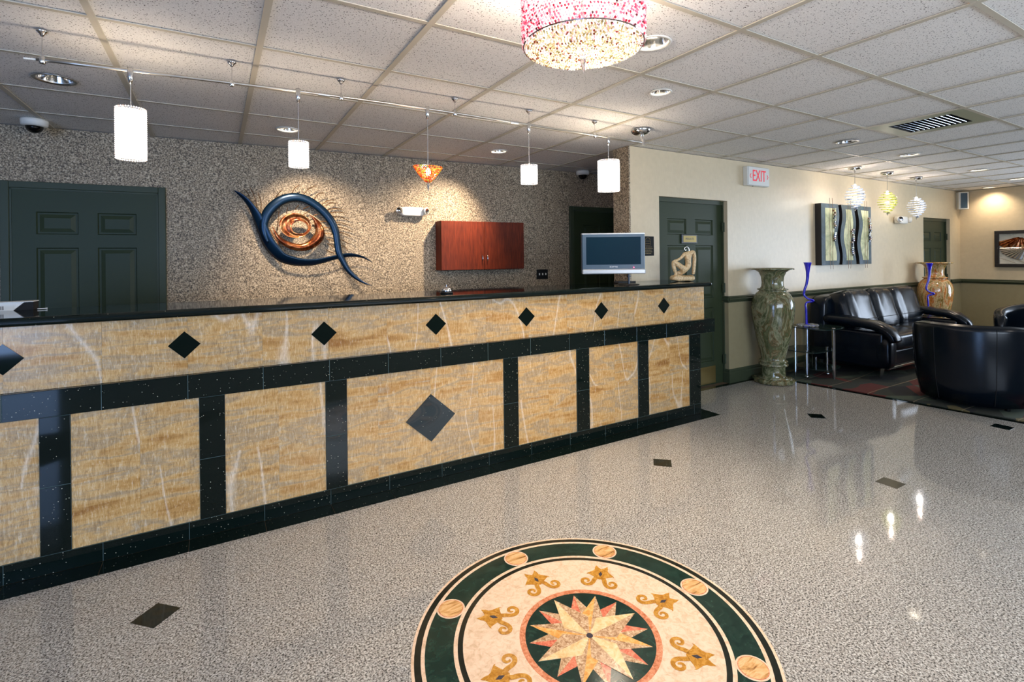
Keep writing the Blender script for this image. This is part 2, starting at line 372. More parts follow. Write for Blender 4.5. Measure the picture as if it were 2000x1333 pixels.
# ---- floor
floor = struct(obj('floor', B(XL - .2, YF - .2, -.12, XR + .2, 5.4, -.002), M['floorgrout']))
MC = Vector((1.125, 1.400))
SQ = sqrt(.5); P0, DP, Q0, DQ = .113, .3193, 3.398, .3165
ntile = 0
def floor_poly(poly, mat, name, z=0.):
    cx = sum(p[0] for p in poly) / len(poly); cy = sum(p[1] for p in poly) / len(poly)
    return obj(name, prism(bmesh.new(), [(p[0] - cx, p[1] - cy) for p in poly], -.002, z), mat, floor, loc=(cx, cy, 0))
full = None
for i in range(-22, 16):
    for j in range(-24, 12):
        p0, p1 = P0 + DP * i + .0006, P0 + DP * (i + 1) - .0006; q0, q1 = Q0 + DQ * j + .0006, Q0 + DQ * (j + 1) - .0006
        poly = [((p + q) * SQ, (q - p) * SQ) for p, q in ((p0, q0), (p1, q0), (p1, q1), (p0, q1))]
        xs = [p[0] for p in poly]; ys = [p[1] for p in poly]
        if min(ys) > 3.34 or max(ys) < .3 or max(xs) < -1.5 or min(xs) > edge_x(min(ys)) - .01: continue
        if all(hypot(p[0] - MC.x, p[1] - MC.y) < .61 for p in poly): continue
        cut = [poly]
        if max(ys) > 2.765:
            cut = [clip(poly, 0, 1, 2.765)]
            q_ = clip(clip(clip(poly, 0, -1, -2.765), -1, 0, -3.65), 0, 1, 3.345)
            if min(xs) > 3.65: cut = [clip(poly, 0, 1, 3.345)]
            else: cut.append(q_)
        for c_ in cut:
            if len(c_) > 2: c_ = clip(c_, 1, .117, 5.575)
            if len(c_) < 3 or area(c_) < .0008: continue
            # skip what lies wholly behind the camera's view
            if all((px_ * F.x + py_ * F.y) < .9 for px_, py_ in c_): continue
            if len(c_) == 4 and abs(area(c_) - .1005) < .002:
                if full is None:
                    full = floor_poly(c_, M['granite'], 'floor_tile').data
                else: inst('floor_tile', full, floor, (sum(p[0] for p in c_) / 4, sum(p[1] for p in c_) / 4, 0))
            else: floor_poly(c_, M['granite'], 'floor_tile')
            ntile += 1
struct(obj('floor_front', B(XL, YF, -.002, 5.5, .5, -.0005), M['granite']))
# black border set in the floor along the desk, along the lounge wall and along the carpet
XK = [-.450 + .3267 * k for k in range(-4, 13)]
for a, b in zip(XK, XK[1:]):
    if a > -1.9: floor_poly([(a + .001, 2.767), (min(b, 3.65) - .001, 2.767), (min(b, 3.65) - .001, 2.884), (a + .001, 2.884)], M['galaxy'], 'border_tile')
floor_poly([(XK[-1] + .001, 2.767), (3.649, 2.767), (3.649, 2.884), (XK[-1] + .001, 2.884)], M['galaxy'], 'border_tile')
for a, b in ((2.886, 3.11), (3.112, 3.40)): floor_poly([(3.556, a), (3.649, a), (3.649, b), (3.556, b)], M['galaxy'], 'border_tile')
xx = 3.652
while xx < 5.15:
    floor_poly([(xx, 3.347), (min(xx + .325, 5.17), 3.347), (min(xx + .325, 5.17), 3.40), (xx, 3.40)], M['galaxy'], 'border_tile'); xx += .327
yy = .3
while yy < 3.3:
    y2 = min(yy + .325, 3.40)
    floor_poly([(edge_x(yy) + .001, yy), (edge_x(yy) + .065, yy), (edge_x(y2) + .065, y2), (edge_x(y2) + .001, y2)], M['galaxy'], 'border_tile'); yy += .327
# small black squares let into the tile corners
for cx, cy, diamond in ((-.210, 2.337, 1), (2.482, 2.323, 1), (4.278, 2.320, 1), (3.384, 1.418, 0), (5.19, 1.425, 0)):
    h = .056; bm = bmesh.new()
    pts = [(h * 1.41, 0), (0, h * 1.41), (-h * 1.41, 0), (0, -h * 1.41)] if diamond else [(h, h), (-h, h), (-h, -h), (h, -h)]
    obj('inset_tile', prism(bm, pts, -.002, .0008), M['galaxy'], floor, loc=(cx, cy, 0))
# lounge carpet
carpet = tag(obj('lounge_carpet', prism(bmesh.new(), [(edge_x(YF) + .066, YF), (XR, YF), (XR, 3.40), (edge_x(3.40) + .066, 3.40)], -.002, .006), M['carpet']),
             'dark abstract patterned carpet in green, rust and black under the black leather seats', 'carpet')

# ---- inlaid marble medallion
med = thing('floor_medallion', 'round inlaid marble compass star medallion in the grey granite floor', 'medallion', (MC.x, MC.y, 0))
def ring(name, r0, r1, z, mat, seg=96, parent=med):
    return obj(name, lathe(bmesh.new(), [(r0, 0), (r0, z), (r1, z), (r1, 0)] if r0 > 0 else [(0, z), (r1, z), (r1, 0)], seg), mat, parent)
ring('outer_ring', .610, .620, .0012, M['m_cream']); ring('black_ring', .588, .610, .0012, M['m_black'])
ring('cream_ring', .575, .588, .0012, M['m_cream'])
ring('green_band', .478, .575, .0012, M['m_green']); ring('cream_ring', .464, .478, .0012, M['m_cream'])
ring('black_ring', .446, .464, .0012, M['m_black']); ring('field', .248, .446, .0012, M['m_cream'])
ring('coral_ring', .227, .248, .0012, M['m_coral']); ring('star_ground', 0, .227, .0012, M['m_green'])
for k in range(8):
    a = R(-1.5 + 45 * k); x_, y_ = .529 * cos(a), .529 * sin(a)
    e = obj('stone_surround', lathe(bmesh.new(), [(0, .0018), (.0535, .0018), (.0535, 0)], 40), M['m_cream'], med, loc=(x_, y_, 0))
    obj('rim', lathe(bmesh.new(), [(0, .0023), (.0475, .0023), (.0475, .0018)], 40), M['m_coral'], e)
    obj('stone_disc', lathe(bmesh.new(), [(0, .0028), (.0445, .0028), (.0445, .0018)], 40), M['m_disc'], e)
def pol(r, a): return (r * cos(a), r * sin(a))
def kite(a, tip, shoulder, sa, z, mats, nm):
    for s, mt in ((1, mats[0]), (-1, mats[1])):
        pts = [(0, 0), pol(tip, a), pol(shoulder, a + s * sa)]
        if s > 0: pts = pts
        else: pts = pts[::-1]
        obj(nm, prism(bmesh.new(), pts, .001, z), mt, med)
for k in range(8): kite(R(22.5 + 45 * k), .2155, .135, R(15), .0016, (M['m_red'], M['m_brown']), 'red_star_point')
for k in range(4): kite(R(45 + 90 * k), .2155, .112, R(20), .0021, (M['m_orange'], M['m_brown']), 'orange_star_point')
for k in range(4): kite(R(90 * k), .2165, .095, R(36), .0026, (M['m_light'], M['m_brown']), 'pale_star_point')
obj('hub', lathe(bmesh.new(), [(0, .0032), (.012, .0032), (.012, .002)], 12), M['m_slate'], med)
def ornament_bm():
    bm = bmesh.new(); z0, z1 = .001, .0021
    body = [(.322, 0), (.330, .016), (.342, .034), (.351, .052), (.345, .056), (.352, .056), (.360, .048), (.368, .040), (.374, .033), (.386, .027), (.398, .028), (.415, .024), (.403, .014), (.392, .000)]
    full_ = body + [(x_, -y_) for x_, y_ in body[1:-1][::-1]]
    prism(bm, full_, z0, z1)
    for s in (1, -1):     # scroll arms
        cpts = [(.332, .014), (.318, .020), (.300, .024), (.284, .034), (.279, .050), (.287, .064), (.303, .068), (.314, .058), (.311, .045), (.300, .043), (.296, .049)]
        sm = catmull([(a_, b_ * s, 0) for a_, b_ in cpts], 4); n = len(sm); L_, R_ = [], []
        for i, p in enumerate(sm):
            t = (sm[min(i + 1, n - 1)] - sm[max(i - 1, 0)]).normalized(); nn = Vector((-t.y, t.x, 0)); wd = .0085 * (1 - i / (n - 1)) ** .5 * .9 + .002
            L_.append(p + nn * wd); R_.append(p - nn * wd)
        for i in range(n - 1):
            q = [bm.verts.new((v.x, v.y, z1)) for v in (L_[i], L_[i + 1], R_[i + 1], R_[i])]; bm.faces.new(q)
    return bm
og = None
for k in range(8):
    a = R(-1.5 + 45 * k)
    if og is None: og = obj('scroll_ornament', ornament_bm(), M['m_ochre'], med); o_ = og
    else: o_ = inst('scroll_ornament', og.data, med)
    o_.rotation_euler[2] = a
    d_ = obj('dark_diamond', prism(bmesh.new(), [(.374, 0), (.357, .008), (.340, 0), (.357, -.008)], .002, .0027), M['m_slate'], o_)

# ---- ceiling
GX0, GDX, GY0, GDY = -.43, .6168, 1.413, .619
ceiling = struct(obj('ceiling', B(XL - .2, YF - .2, 2.50, XR + .2, 5.4, 2.56), M['drywall']))
struct(obj('ceiling_front', B(XL, YF, CE + .006, XR, GY0 - 3 * GDY, CE + .03), M['ctile']))
struct(obj('ceiling_left', B(XL, GY0 - 3 * GDY, CE + .006, GX0 - 3 * GDX, 5.3, CE + .03), M['ctile']))
CANS = [(-.755, 3.65, 0, .092), (.487, 4.22, 1, .082), (2.32, 4.16, 1, .078), (2.37, 2.20, 1, .065), (1.79, 1.71, 1, .085), (4.90, 2.36, 0, .085),
        (6.14, 2.37, 1, .085), (8.06, 2.40, 1, .085), (9.56, 2.44, 1, .085), (10.38, 2.97, 1, .085)]
tile_me = None
def tile_with_hole(w_, h_, cx, cy, r):
    bm = bmesh.new(); n = 36; angs = sorted([2 * pi * i / n for i in range(n)] + [atan2(sy * h_ / 2 - cy, sx * w_ / 2 - cx) % (2 * pi) for sx in (-1, 1) for sy in (-1, 1)])
    inn, out, inu = [], [], []
    for a in angs:
        ca, sa = cos(a), sin(a); t = 1e9
        if ca > 1e-6: t = min(t, (w_ / 2 - cx) / ca)
        if ca < -1e-6: t = min(t, (-w_ / 2 - cx) / ca)
        if sa > 1e-6: t = min(t, (h_ / 2 - cy) / sa)
        if sa < -1e-6: t = min(t, (-h_ / 2 - cy) / sa)
        inn.append(bm.verts.new((cx + r * ca, cy + r * sa, 0))); out.append(bm.verts.new((cx + t * ca, cy + t * sa, 0))); inu.append(bm.verts.new((cx + r * ca, cy + r * sa, .014)))
    for i in range(len(angs)):
        j = (i + 1) % len(angs); bm.faces.new((inn[i], out[i], out[j], inn[j])); bm.faces.new((inn[i], inn[j], inu[j], inu[i]))
    return bm
TW, TH = GDX - .003, GDY - .003
for i in range(-3, 18):
    for j in range(-3, 6):
        cx, cy = GX0 + (i + .5) * GDX, GY0 + (j + .5) * GDY
        if i == 8 and j == 0: continue                     # the air vent's bay
        if cx > 4.9 and cy > 3.6: continue
        hole = [c_ for c_ in CANS if abs(c_[0] - cx) < GDX / 2 and abs(c_[1] - cy) < GDY / 2]
        if hole:
            o = obj('ceiling_tile', tile_with_hole(TW, TH, hole[0][0] - cx, hole[0][1] - cy, hole[0][3] - .004), M['ctile'], ceiling, loc=(cx, cy, CE + .006))
        elif tile_me is None:
            o = obj('ceiling_tile', B(-TW / 2, -TH / 2, 0, TW / 2, TH / 2, .014), M['ctile'], ceiling, loc=(cx, cy, CE + .006)); tile_me = o.data
        else: inst('ceiling_tile', tile_me, ceiling, (cx, cy, CE + .006))
def tee(x0, y0, x1, y1):
    bm = bmesh.new(); box(bm, x0, y0, CE - (.001 if x1 - x0 < y1 - y0 else .0004), x1, y1, CE + (.0045 if x1 - x0 < y1 - y0 else .0038))
    if x1 - x0 < y1 - y0: c_ = (x0 + x1) / 2; box(bm, c_ - .001, y0, CE + .004, c_ + .001, y1, CE + .03)
    else: c_ = (y0 + y1) / 2; box(bm, x0, c_ - .001, CE + .004, x1, c_ + .001, CE + .03)
    obj('grid_runner', bm, M['tee'], ceiling)
for i in range(-3, 19): x_ = GX0 + i * GDX; tee(x_ - .014, GY0 - 3 * GDY, x_ + .014, 5.2)
for j in range(-3, 7): y_ = GY0 + j * GDY; tee(GX0 - 3 * GDX, y_ - .012, XR, y_ + .012)

# ---- walls.  speckled wall behind the desk (slightly skewed to the desk)
BWA = atan2(-.0465, 1)
bwall = struct(obj('wall_back', B(-3.2, 0, 0, 5.2, .12, CE), M['speckle'], loc=(0, 4.93, 0))); bwall.rotation_euler[2] = BWA
def bw(s, z, off=0.):       # point on the speckled wall: s metres along it, z up, off metres out of it
    v = Vector((s, -off, z)); v.rotate(Matrix.Rotation(BWA, 3, 'Z')); return v + Vector((0, 4.93, 0))
# cream lounge wall with two recessed door openings, upper cream, lower olive
D3a, D3b, D3t = 3.627, 4.632, 1.913
D4a, D4b, D4t = 9.24, 10.197, 1.885
RAILZ = .858
def wall_piece(x0, x1, z0, z1, mat, parent=None, name='wall_lounge'):
    return struct(obj(name, B(x0, YB, z0, x1, YB + .21, z1), mat, parent))
wl = wall_piece(3.262, D3a, 0, CE, M['cream'])
wall_piece(D3a, D3b, D3t, CE, M['cream']); wall_piece(D3b, D4a, RAILZ, CE, M['cream']); wall_piece(D3b, D4a, 0, RAILZ, M['olive'], name='wall_wainscot')
wall_piece(D4a, D4b, D4t, CE, M['cream']); wall_piece(D4b, XR, RAILZ, CE, M['cream']); wall_piece(D4b, XR, 0, RAILZ, M['olive'], name='wall_wainscot')
struct(obj('wall_pier', B(3.245, YB, 0, 3.262, YB + .21, CE), M['speckle']))
struct(obj('wall_right', B(XR, 1.35, RAILZ, XR + .15, YB + .21, CE), M['cream'])); struct(obj('wall_right', B(XR, -1.9, 2.3, XR + .15, 1.35, CE), M['cream']))
struct(obj('wall_right', B(XR, 1.35, 0, XR + .15, YB + .21, RAILZ), M['olive'])); struct(obj('wall_right', B(XR, -1.9, 0, XR + .15, 1.35, .25), M['olive']))
struct(obj('wall_right', B(XR, YF - .2, 0, XR + .15, -1.9, CE), M['cream']))
struct(obj('wall_left', B(XL - .15, YF - .2, 0, XL, 5.4, CE), M['drywall']))
struct(obj('wall_service', B(4.9, 3.61, 0, 5.05, 5.3, CE), M['speckle']))
for a, b, z0, z1 in ((XL, -4.15, 0, CE), (-4.15, -1.66, 0, .15), (-4.15, -1.66, 2.25, CE), (-1.66, .6, 0, CE), (.6, 4.6, 0, .95), (.6, 4.6, 2.25, CE), (4.6, XR, 0, CE)):
    struct(obj('wall_front', B(a, YF - .15, z0, b, YF, z1), M['drywall']))
def mullions(name, pts, vertical, parent=None):
    bm = bmesh.new()
    for q in pts: box(bm, *q)
    return struct(obj(name, bm, M['window_metal']))
def window_frame(name, a, b, z0, z1, along_x, at, d):
    q = []
    for u in (a, (a + b) / 2 - .025, b - .05): q.append((u, z0, u + .05, z1))
    for v in (z0, z1 - .05): q.append((a, v, b, v + .05))
    mullions(name, [((u0, at, v0, u1, at + d, v1) if along_x else (at, u0, v0, at + d, u1, v1)) for u0, v0, u1, v1 in q], 1)
window_frame('window_1', -4.15, -1.66, .15, 2.25, True, YF - .06, .06)
window_frame('added_window', .6, 4.6, .95, 2.25, True, YF - .06, .06)  # made-up unseen window, put in for the added front fill lamp
window_frame('window_2', -1.9, 1.35, .25, 2.3, False, XR, .06)
# chair rail and baseboards
def molding(bm, x0, y0, x1, y1, prof):
    """extrude a profile [(out, z)] along a horizontal line; out is to the right of the direction of travel"""
    d = Vector((x1 - x0, y1 - y0, 0)).normalized(); n = Vector((d.y, -d.x, 0))
    a = [bm.verts.new(Vector((x0, y0, 0)) + n * o + Vector((0, 0, z))) for o, z in prof]; b = [bm.verts.new(Vector((x1, y1, 0)) + n * o + Vector((0, 0, z))) for o, z in prof]
    k = len(prof)
    for i in range(k): bm.faces.new((a[i], b[i], b[(i + 1) % k], a[(i + 1) % k]))
    bm.faces.new(a[::-1]); bm.faces.new(b); return bm
RAILP = [(0, .845), (.008, .845), (.012, .858), (.022, .866), (.026, .880), (.018, .890), (.022, .900), (.014, .910), (0, .912)]
BASEP = [(0, 0), (.016, 0), (.016, .100), (.011, .112), (.013, .126), (.006, .140), (0, .143)]
for nm, prof in (('trim', RAILP), ('baseboard', BASEP)):
    bm = bmesh.new(); molding(bm, D3b - .012, YB, D4a, YB, prof); molding(bm, D3b, YB + .06, D3b, YB - .012, prof); struct(obj(nm + '_1', bm, M['greentrim']))
    bm = bmesh.new(); molding(bm, D4b, YB, XR, YB, prof); struct(obj(nm + '_2', bm, M['greentrim']))
    bm = bmesh.new(); molding(bm, XR, YB, XR, 1.35, prof); struct(obj(nm + '_3', bm, M['greentrim']))

# ---- doors (six raised panels)
def door_leaf_bm(w_, h_, panels):
    """leaf in xz plane facing -y, face at y=0; panels = (x0,x1,z0,z1)"""
    bm = bmesh.new(); xs = sorted({0, w_} | {p[0] for p in panels} | {p[1] for p in panels}); zs = sorted({0, h_} | {p[2] for p in panels} | {p[3] for p in panels})
    inside = lambda x_, z_: any(p[0] < x_ < p[1] and p[2] < z_ < p[3] for p in panels)
    V = {}
    def v(x_, y_, z_):
        k = (round(x_, 5), round(y_, 5), round(z_, 5))
        if k not in V: V[k] = bm.verts.new(k)
        return V[k]
    for a, b in zip(xs, xs[1:]):
        for c_, d_ in zip(zs, zs[1:]):
            if not inside((a + b) / 2, (c_ + d_) / 2): bm.faces.new((v(a, 0, c_), v(b, 0, c_), v(b, 0, d_), v(a, 0, d_)))
    for x0, x1, z0, z1 in panels:
        loops = [(x0, x1, z0, z1, 0), (x0 + .006, x1 - .006, z0 + .006, z1 - .006, .011), (x0 + .018, x1 - .018, z0 + .018, z1 - .018, .011), (x0 + .045, x1 - .045, z0 + .045, z1 - .045, .002)]
        q = [[v(a, y, c_), v(b, y, c_), v(b, y, d_), v(a, y, d_)] for a, b, c_, d_, y in loops]
        for A_, B_ in zip(q, q[1:]):
            for i in range(4): bm.faces.new((A_[i], A_[(i + 1) % 4], B_[(i + 1) % 4], B_[i]))
        bm.faces.new(q[-1])
    box(bm, 0, .013, 0, w_, .045, h_)
    return bm
def panels_for(w_, zrows, st=.125, mid=.12):
    pw = (w_ - 2 * st - mid) / 2
    return [(x0, x0 + pw, z0, z1) for x0 in (st, st + pw + mid) for z0, z1 in zrows]
def frame_bm(w_, h_, c=.05, d=.03, inner=.045):
    bm = bmesh.new()
    box(bm, -c, -d, 0, 0, .02, h_ + c, .003); box(bm, w_, -d, 0, w_ + c, .02, h_ + c, .003); box(bm, 0, -d, h_, w_, .02, h_ + c, .003)
    box(bm, 0, -.004, 0, .012, .02, h_); box(bm, w_ - .012, -.004, 0, w_, .02, h_); box(bm, 0, -.004, h_ - .012, w_, .02, h_)
    return bm
ROWS1 = [(.20, .82), (.93, 1.45 + .11), (1.455 + .11 - .005, 1.72)]
def door(idx, loc, rz, w_, h_, rows, st=.125, mid=.12, frame=True, d=.015):
    dd = bpy.data.objects.new('door_%d' % idx, None); COL.objects.link(dd); dd.location = loc; dd.rotation_euler[2] = rz; dd['kind'] = 'structure'
    obj('door_leaf', door_leaf_bm(w_, h_, panels_for(w_, rows, st, mid)), M['green'], dd)
    if frame: obj('door_frame', frame_bm(w_, h_, .048, d), M['greentrim'], dd)
    return dd
# left door in the speckled wall
p = bw(-1.285, 0, .016); d1 = door(1, (p.x, p.y, 0), BWA, .89, 1.893, [(.18, .72), (.86, 1.455), (1.555, 1.722)], .145, .115)
d1o = thing
p = bw(3.640, 0, .016); d2 = door(2, (p.x, p.y, 0), BWA, .89, 1.893, [(.18, .72), (.86, 1.455), (1.555, 1.722)], .145, .115)
d3 = door(3, (D3a + .04, YB + .065, 0), 0, D3b - D3a - .055, 1.872, [(.24, .80), (.90, 1.447), (1.553, 1.712)], .135, .13, frame=False)
obj('door_frame', (lambda bm: (box(bm, -.04, -.02, 0, 0, .06, 1.913), box(bm, .95, -.02, 0, .99, .06, 1.913), box(bm, 0, -.02, 1.872, .95, .06, 1.913), bm)[-1])(bmesh.new()), M['greentrim'], d3)
def hinge(parent, x_, z_):
    bm = bmesh.new(); tube(bm, [(x_, -.03, z_ - .05), (x_, -.03, z_ + .05)], .008, 10); box(bm, x_ - .02, -.024, z_ - .045, x_ + .012, -.019, z_ + .045); obj('hinge', bm, M['greentrim'], parent)
for z_ in (1.64, 1.0, .25): hinge(d3, .952, z_)
bm = bmesh.new(); box(bm, .03, -.003, .012, .83, 0, .19, .001); obj('kick_plate', bm, M['brass'], d3)
bm = bmesh.new(); tube(bm, [(.07, -.002, .98), (.07, -.05, .98)], .011, 12); tube(bm, [(.07, -.05, .98), (.17, -.05, .98)], .009, 12); obj('door_handle', bm, M['satin'], d3)
d4 = door(4, (D4a + .04, YB + .065, 0), 0, D4b - D4a - .055, 1.845, [(.24, .80), (.90, 1.42), (1.53, 1.67)], .135, .13, frame=False)
obj('door_frame', (lambda bm: (box(bm, -.04, -.02, 0, 0, .06, 1.885), box(bm, .902, -.02, 0, .942, .06, 1.885), box(bm, 0, -.02, 1.845, .902, .06, 1.885), bm)[-1])(bmesh.new()), M['greentrim'], d4)
for z_ in (1.60, .95, .25): hinge(d4, .904, z_)
for a, b in ((D3a, D3b), (D4a, D4b)): struct(obj('wall_recess', B(a, YB + .125, 0, b, YB + .21, 1.95), M['olive']))

# ================================================================== RECEPTION DESK
YD = 2.884
desk = thing('reception_desk', 'long reception desk faced in honey onyx panels and black speckled granite', 'desk')
DX0, DX1 = -1.29, 3.554
obj('desk_core', (lambda bm: (box(bm, DX0, YD + .016, 0, DX1 - .012, 3.34, .70), box(bm, DX0 - .08, YD + .036, .70, 3.623, 3.34, 1.073), bm)[-1])(bmesh.new()), M['grout'], desk)
PANS = [(-1.175, -.661), (-.557, -.078), (.031, .508), (.622, 1.625), (1.737, 2.228), (2.345, 2.830), (2.943, 3.418)]
PIL = [(-1.29, -1.175)] + [(a[1], b[0]) for a, b in zip(PANS, PANS[1:])] + [(3.418, 3.554)]
PZ0, PZ1, BZ1 = .083, .677, .793
G = .0011
def slab(name, x0, x1, z0, z1, y0, th, mat, bev=.001):
    cx, cz = (x0 + x1) / 2, (z0 + z1) / 2; hx, hz = (x1 - x0) / 2 - G, (z1 - z0) / 2 - G
    return obj(name, B(-hx, 0, -hz, hx, th, hz, bev), mat, desk, loc=(cx, y0, cz))
for a, b in PIL:
    slab('granite_tile', a, b, PZ0, .375, YD, .018, M['galaxy']); slab('granite_tile', a, b, .375, PZ1, YD, .018, M['galaxy'])
JX = [-1.29] + [x_ for x_ in XK if -1.25 < x_ < 3.5] + [3.554]
for a, b in zip(JX, JX[1:]): slab('base_tile', a, b, .0, PZ0, YD, .018, M['galaxy'])
# ledge band, wider than the body at its ends
LX = [-1.40] + [x_ for x_ in XK if -1.25 < x_ < 3.5] + [3.47, 3.742]
for a, b in zip(LX, LX[1:]): obj('ledge_tile', B(a + G, YD - .001, PZ1 + .001, b - G, YD + .06, BZ1, .0015), M['galaxy'], desk)
obj('ledge_end', B(3.60, YD + .06, PZ1 + .001, 3.742, 3.34, BZ1, .0015), M['galaxy'], desk)
obj('end_tile', B(3.540, YD + .02, 0, 3.554, 3.34, PZ1), M['galaxy'], desk)
for a, b in PIL: obj('grout_bed', B(a + .0005, YD + .0012, PZ0, b - .0005, YD + .0159, PZ1), M['grout'], desk)
obj('grout_bed', B(DX0, YD + .0012, .001, DX1 - .001, YD + .0159, PZ0 - .001), M['grout'], desk)
obj('grout_bed', B(-1.399, YD + .0004, PZ1 + .002, 3.741, YD + .036, BZ1 - .001), M['grout'], desk)
# onyx panels, recessed; each panel is laid from smaller tiles
for a, b in PANS:
    cols = [a, .795, 1.117, 1.44, b] if b - a > .8 else [a, a + (b - a) * .51, b]
    for c0, c1 in zip(cols, cols[1:]):
        for z0, z1 in ((PZ0, .385), (.385, PZ1)): slab('onyx_tile', c0 - .0009, c1 + .0009, z0 - .0009, z1 + .0009, YD + .007, .010, M['onyx'], .0)
UX = [-1.375] + [x_ for x_ in XK if -1.25 < x_ < 3.5] + [3.635]
UX = UX[:-1] + ([3.478, 3.635] if UX[-2] < 3.40 else [3.635])
for a, b in zip(UX, UX[1:]): slab('onyx_tile', a - .0008, b + .0008, BZ1, 1.0745, YD + .025, .012, M['onyx'], .0)
obj('onyx_end', B(3.623, YD + .038, BZ1, 3.635, 3.34, 1.0745), M['onyx'], desk)
for x_ in (-.776, -.136, .508, 1.163, 1.821, 2.483, 3.144):
    obj('diamond_inlay', prism(bmesh.new(), [(.0665, 0), (0, .0655), (-.0665, 0), (0, -.0655)], -.002, .012), M['galaxy'], desk, loc=(x_, YD + .0245, .9375)).rotation_euler[0] = R(90)
for o in [k for k in COL.objects if k.name.startswith('diamond_inlay')]: o.location.y += .010
o = obj('large_diamond_inlay', prism(bmesh.new(), [(.158, 0), (0, .144), (-.158, 0), (0, -.144)], 0, .006), M['galaxy'], desk, loc=(1.117, YD + .0085, .3745)); o.rotation_euler[0] = R(90)
# worktop with rounded nose
ct = bmesh.new(); prof = []
y0, zt, zb = 2.862, 1.113, 1.0752
prof = [(3.385, zb), (3.385, zt)] + [(y0 + .019 - .019 * sin(t), (zt + zb) / 2 + .0189 * cos(t)) for t in [pi * k / 10 for k in range(11)]]
for xa, xb in ((-1.46, 3.675),):
    A_ = [ct.verts.new((xa, y, z)) for y, z in prof]; B_ = [ct.verts.new((xb, y, z)) for y, z in prof]; n = len(prof)
    for i in range(n): ct.faces.new((A_[i], B_[i], B_[(i + 1) % n], A_[(i + 1) % n]))
    ct.faces.new(A_[::-1]); ct.faces.new(B_)
# rounded end nose
lathe(ct, [(0, zb)] + [(.0 + .019 * sin(t), (zt + zb) / 2 - .0189 * cos(t)) for t in [pi * k / 8 for k in range(1, 8)]] + [(0, zt)], 16, 3.675, y0 + .019)
tube(ct, [(3.675, y0 + .019, (zt + zb) / 2), (3.675, 3.385, (zt + zb) / 2)], .0188, 16)
top = tag(obj('granite_worktop', ct, M['galaxy'], smooth=False), 'long polished black granite worktop with a rounded front edge on top of the reception desk', 'worktop')

# ================================================================== THINGS ON THE DESK
CT = 1.1132
bell = thing('service_bell', 'small chrome call bell on the black worktop in front of the cabinet', 'bell', (1.30, 3.06, CT))
obj('bell_base', lathe(bmesh.new(), [(0, 0), (.042, 0), (.043, .008), (.036, .013), (0, .013)], 28), M['black'], bell, True)
obj('dome', lathe(bmesh.new(), [(.037, .014), (.038, .018), (.034, .030), (.024, .041), (.010, .047), (0, .048)], 28), M['chrome'], bell, True)
obj('button', lathe(bmesh.new(), [(.004, .047), (.004, .053), (.006, .055), (.004, .059), (0, .060)], 14), M['chrome'], bell, True)
# television
tv = thing('television', 'small flat television with a silver lower bar standing at the right end of the worktop', 'television', (2.762, 3.086, CT), -yaw)
tw, tz0, tz1 = .253, .093, .415
obj('housing', B(-tw, -.028, tz0, tw, .030, tz1, .006), M['bezel'], tv)
obj('screen', B(-tw + .034, -.0295, tz0 + .072, tw - .034, -.026, tz1 - .028), M['screen'], tv)
obj('silver_bar', B(-tw + .002, -.036, tz0 - .004, tw + .004, .028, tz0 + .036, .008, seg=2), M['silver'], tv)
obj('top_strip', B(-tw, -.030, tz1 - .008, tw, .030, tz1 + .003, .002), M['silver'], tv)
bm = bmesh.new(); pillow(bm, (.160, -.037, tz0 + .048), (.0035, .002, .0035), 1., 10, 6); obj('power_light', bm, M['led'], tv)
textmesh('maker_mark', 'SCEPTRE', .014, .0004, M['ink_white'], tv, (0, -.0295, tz0 + .053), (R(90), 0, 0), 1.2)
bm = bmesh.new(); tube(bm, [(.128, .005, 0), (.128, .005, tz0)], .009, 12); lathe(bm, [(.016, .062), (.016, .076)], 12, .128, .005); obj('stand_post', bm, M['black'], tv)
lathe_bm = lathe(bmesh.new(), [(0, .010), (.085, .006), (.092, 0), (0, 0)], 32, .128, .03); obj('stand_base', lathe_bm, M['black'], tv)
tray = tag(obj('pen_tray', (lambda bm: (box(bm, -.10, -.03, 0, .10, .03, .006), box(bm, -.10, -.03, .006, .10, -.026, .014), box(bm, -.10, .026, .006, .10, .03, .014), bm)[-1])(bmesh.new()), M['black'], loc=(3.06, 3.27, CT)),
           'thin black tray lying on the worktop just right of the television post', 'tray')
# statue
stat = thing('seated_figure_sculpture', 'tan sandstone sculpture of a seated headless figure with a chrome loop for a head', 'sculpture', (3.61, 3.12, CT + .002), -yaw)
def rock(v):
    n = noise.noise(v * 22) * .010; return v * (1 + n * 4) + Vector((0, 0, n))
bm = bmesh.new(); pillow(bm, (.0, 0, .026), (.104, .055, .026), .45, 28, 12, rock); obj('plinth', bm, M['sandstone'], stat, True)
def skin(name, verts, edges, radii, mat, parent, sub=2):
    me = bpy.data.meshes.new(name); me.from_pydata(verts, edges, []); o = bpy.data.objects.new(name, me); COL.objects.link(o); o.parent = parent
    me.materials.append(mat)
    sk = o.modifiers.new('Skin', 'SKIN'); sk.use_smooth_shade = True
    o.modifiers.new('Sub', 'SUBSURF').levels = sub; o.modifiers['Sub'].render_levels = sub
    for i, r in enumerate(radii): me.skin_vertices[0].data[i].radius = r if isinstance(r, tuple) else (r, r)
    me.skin_vertices[0].data[0].use_root = True
    return o
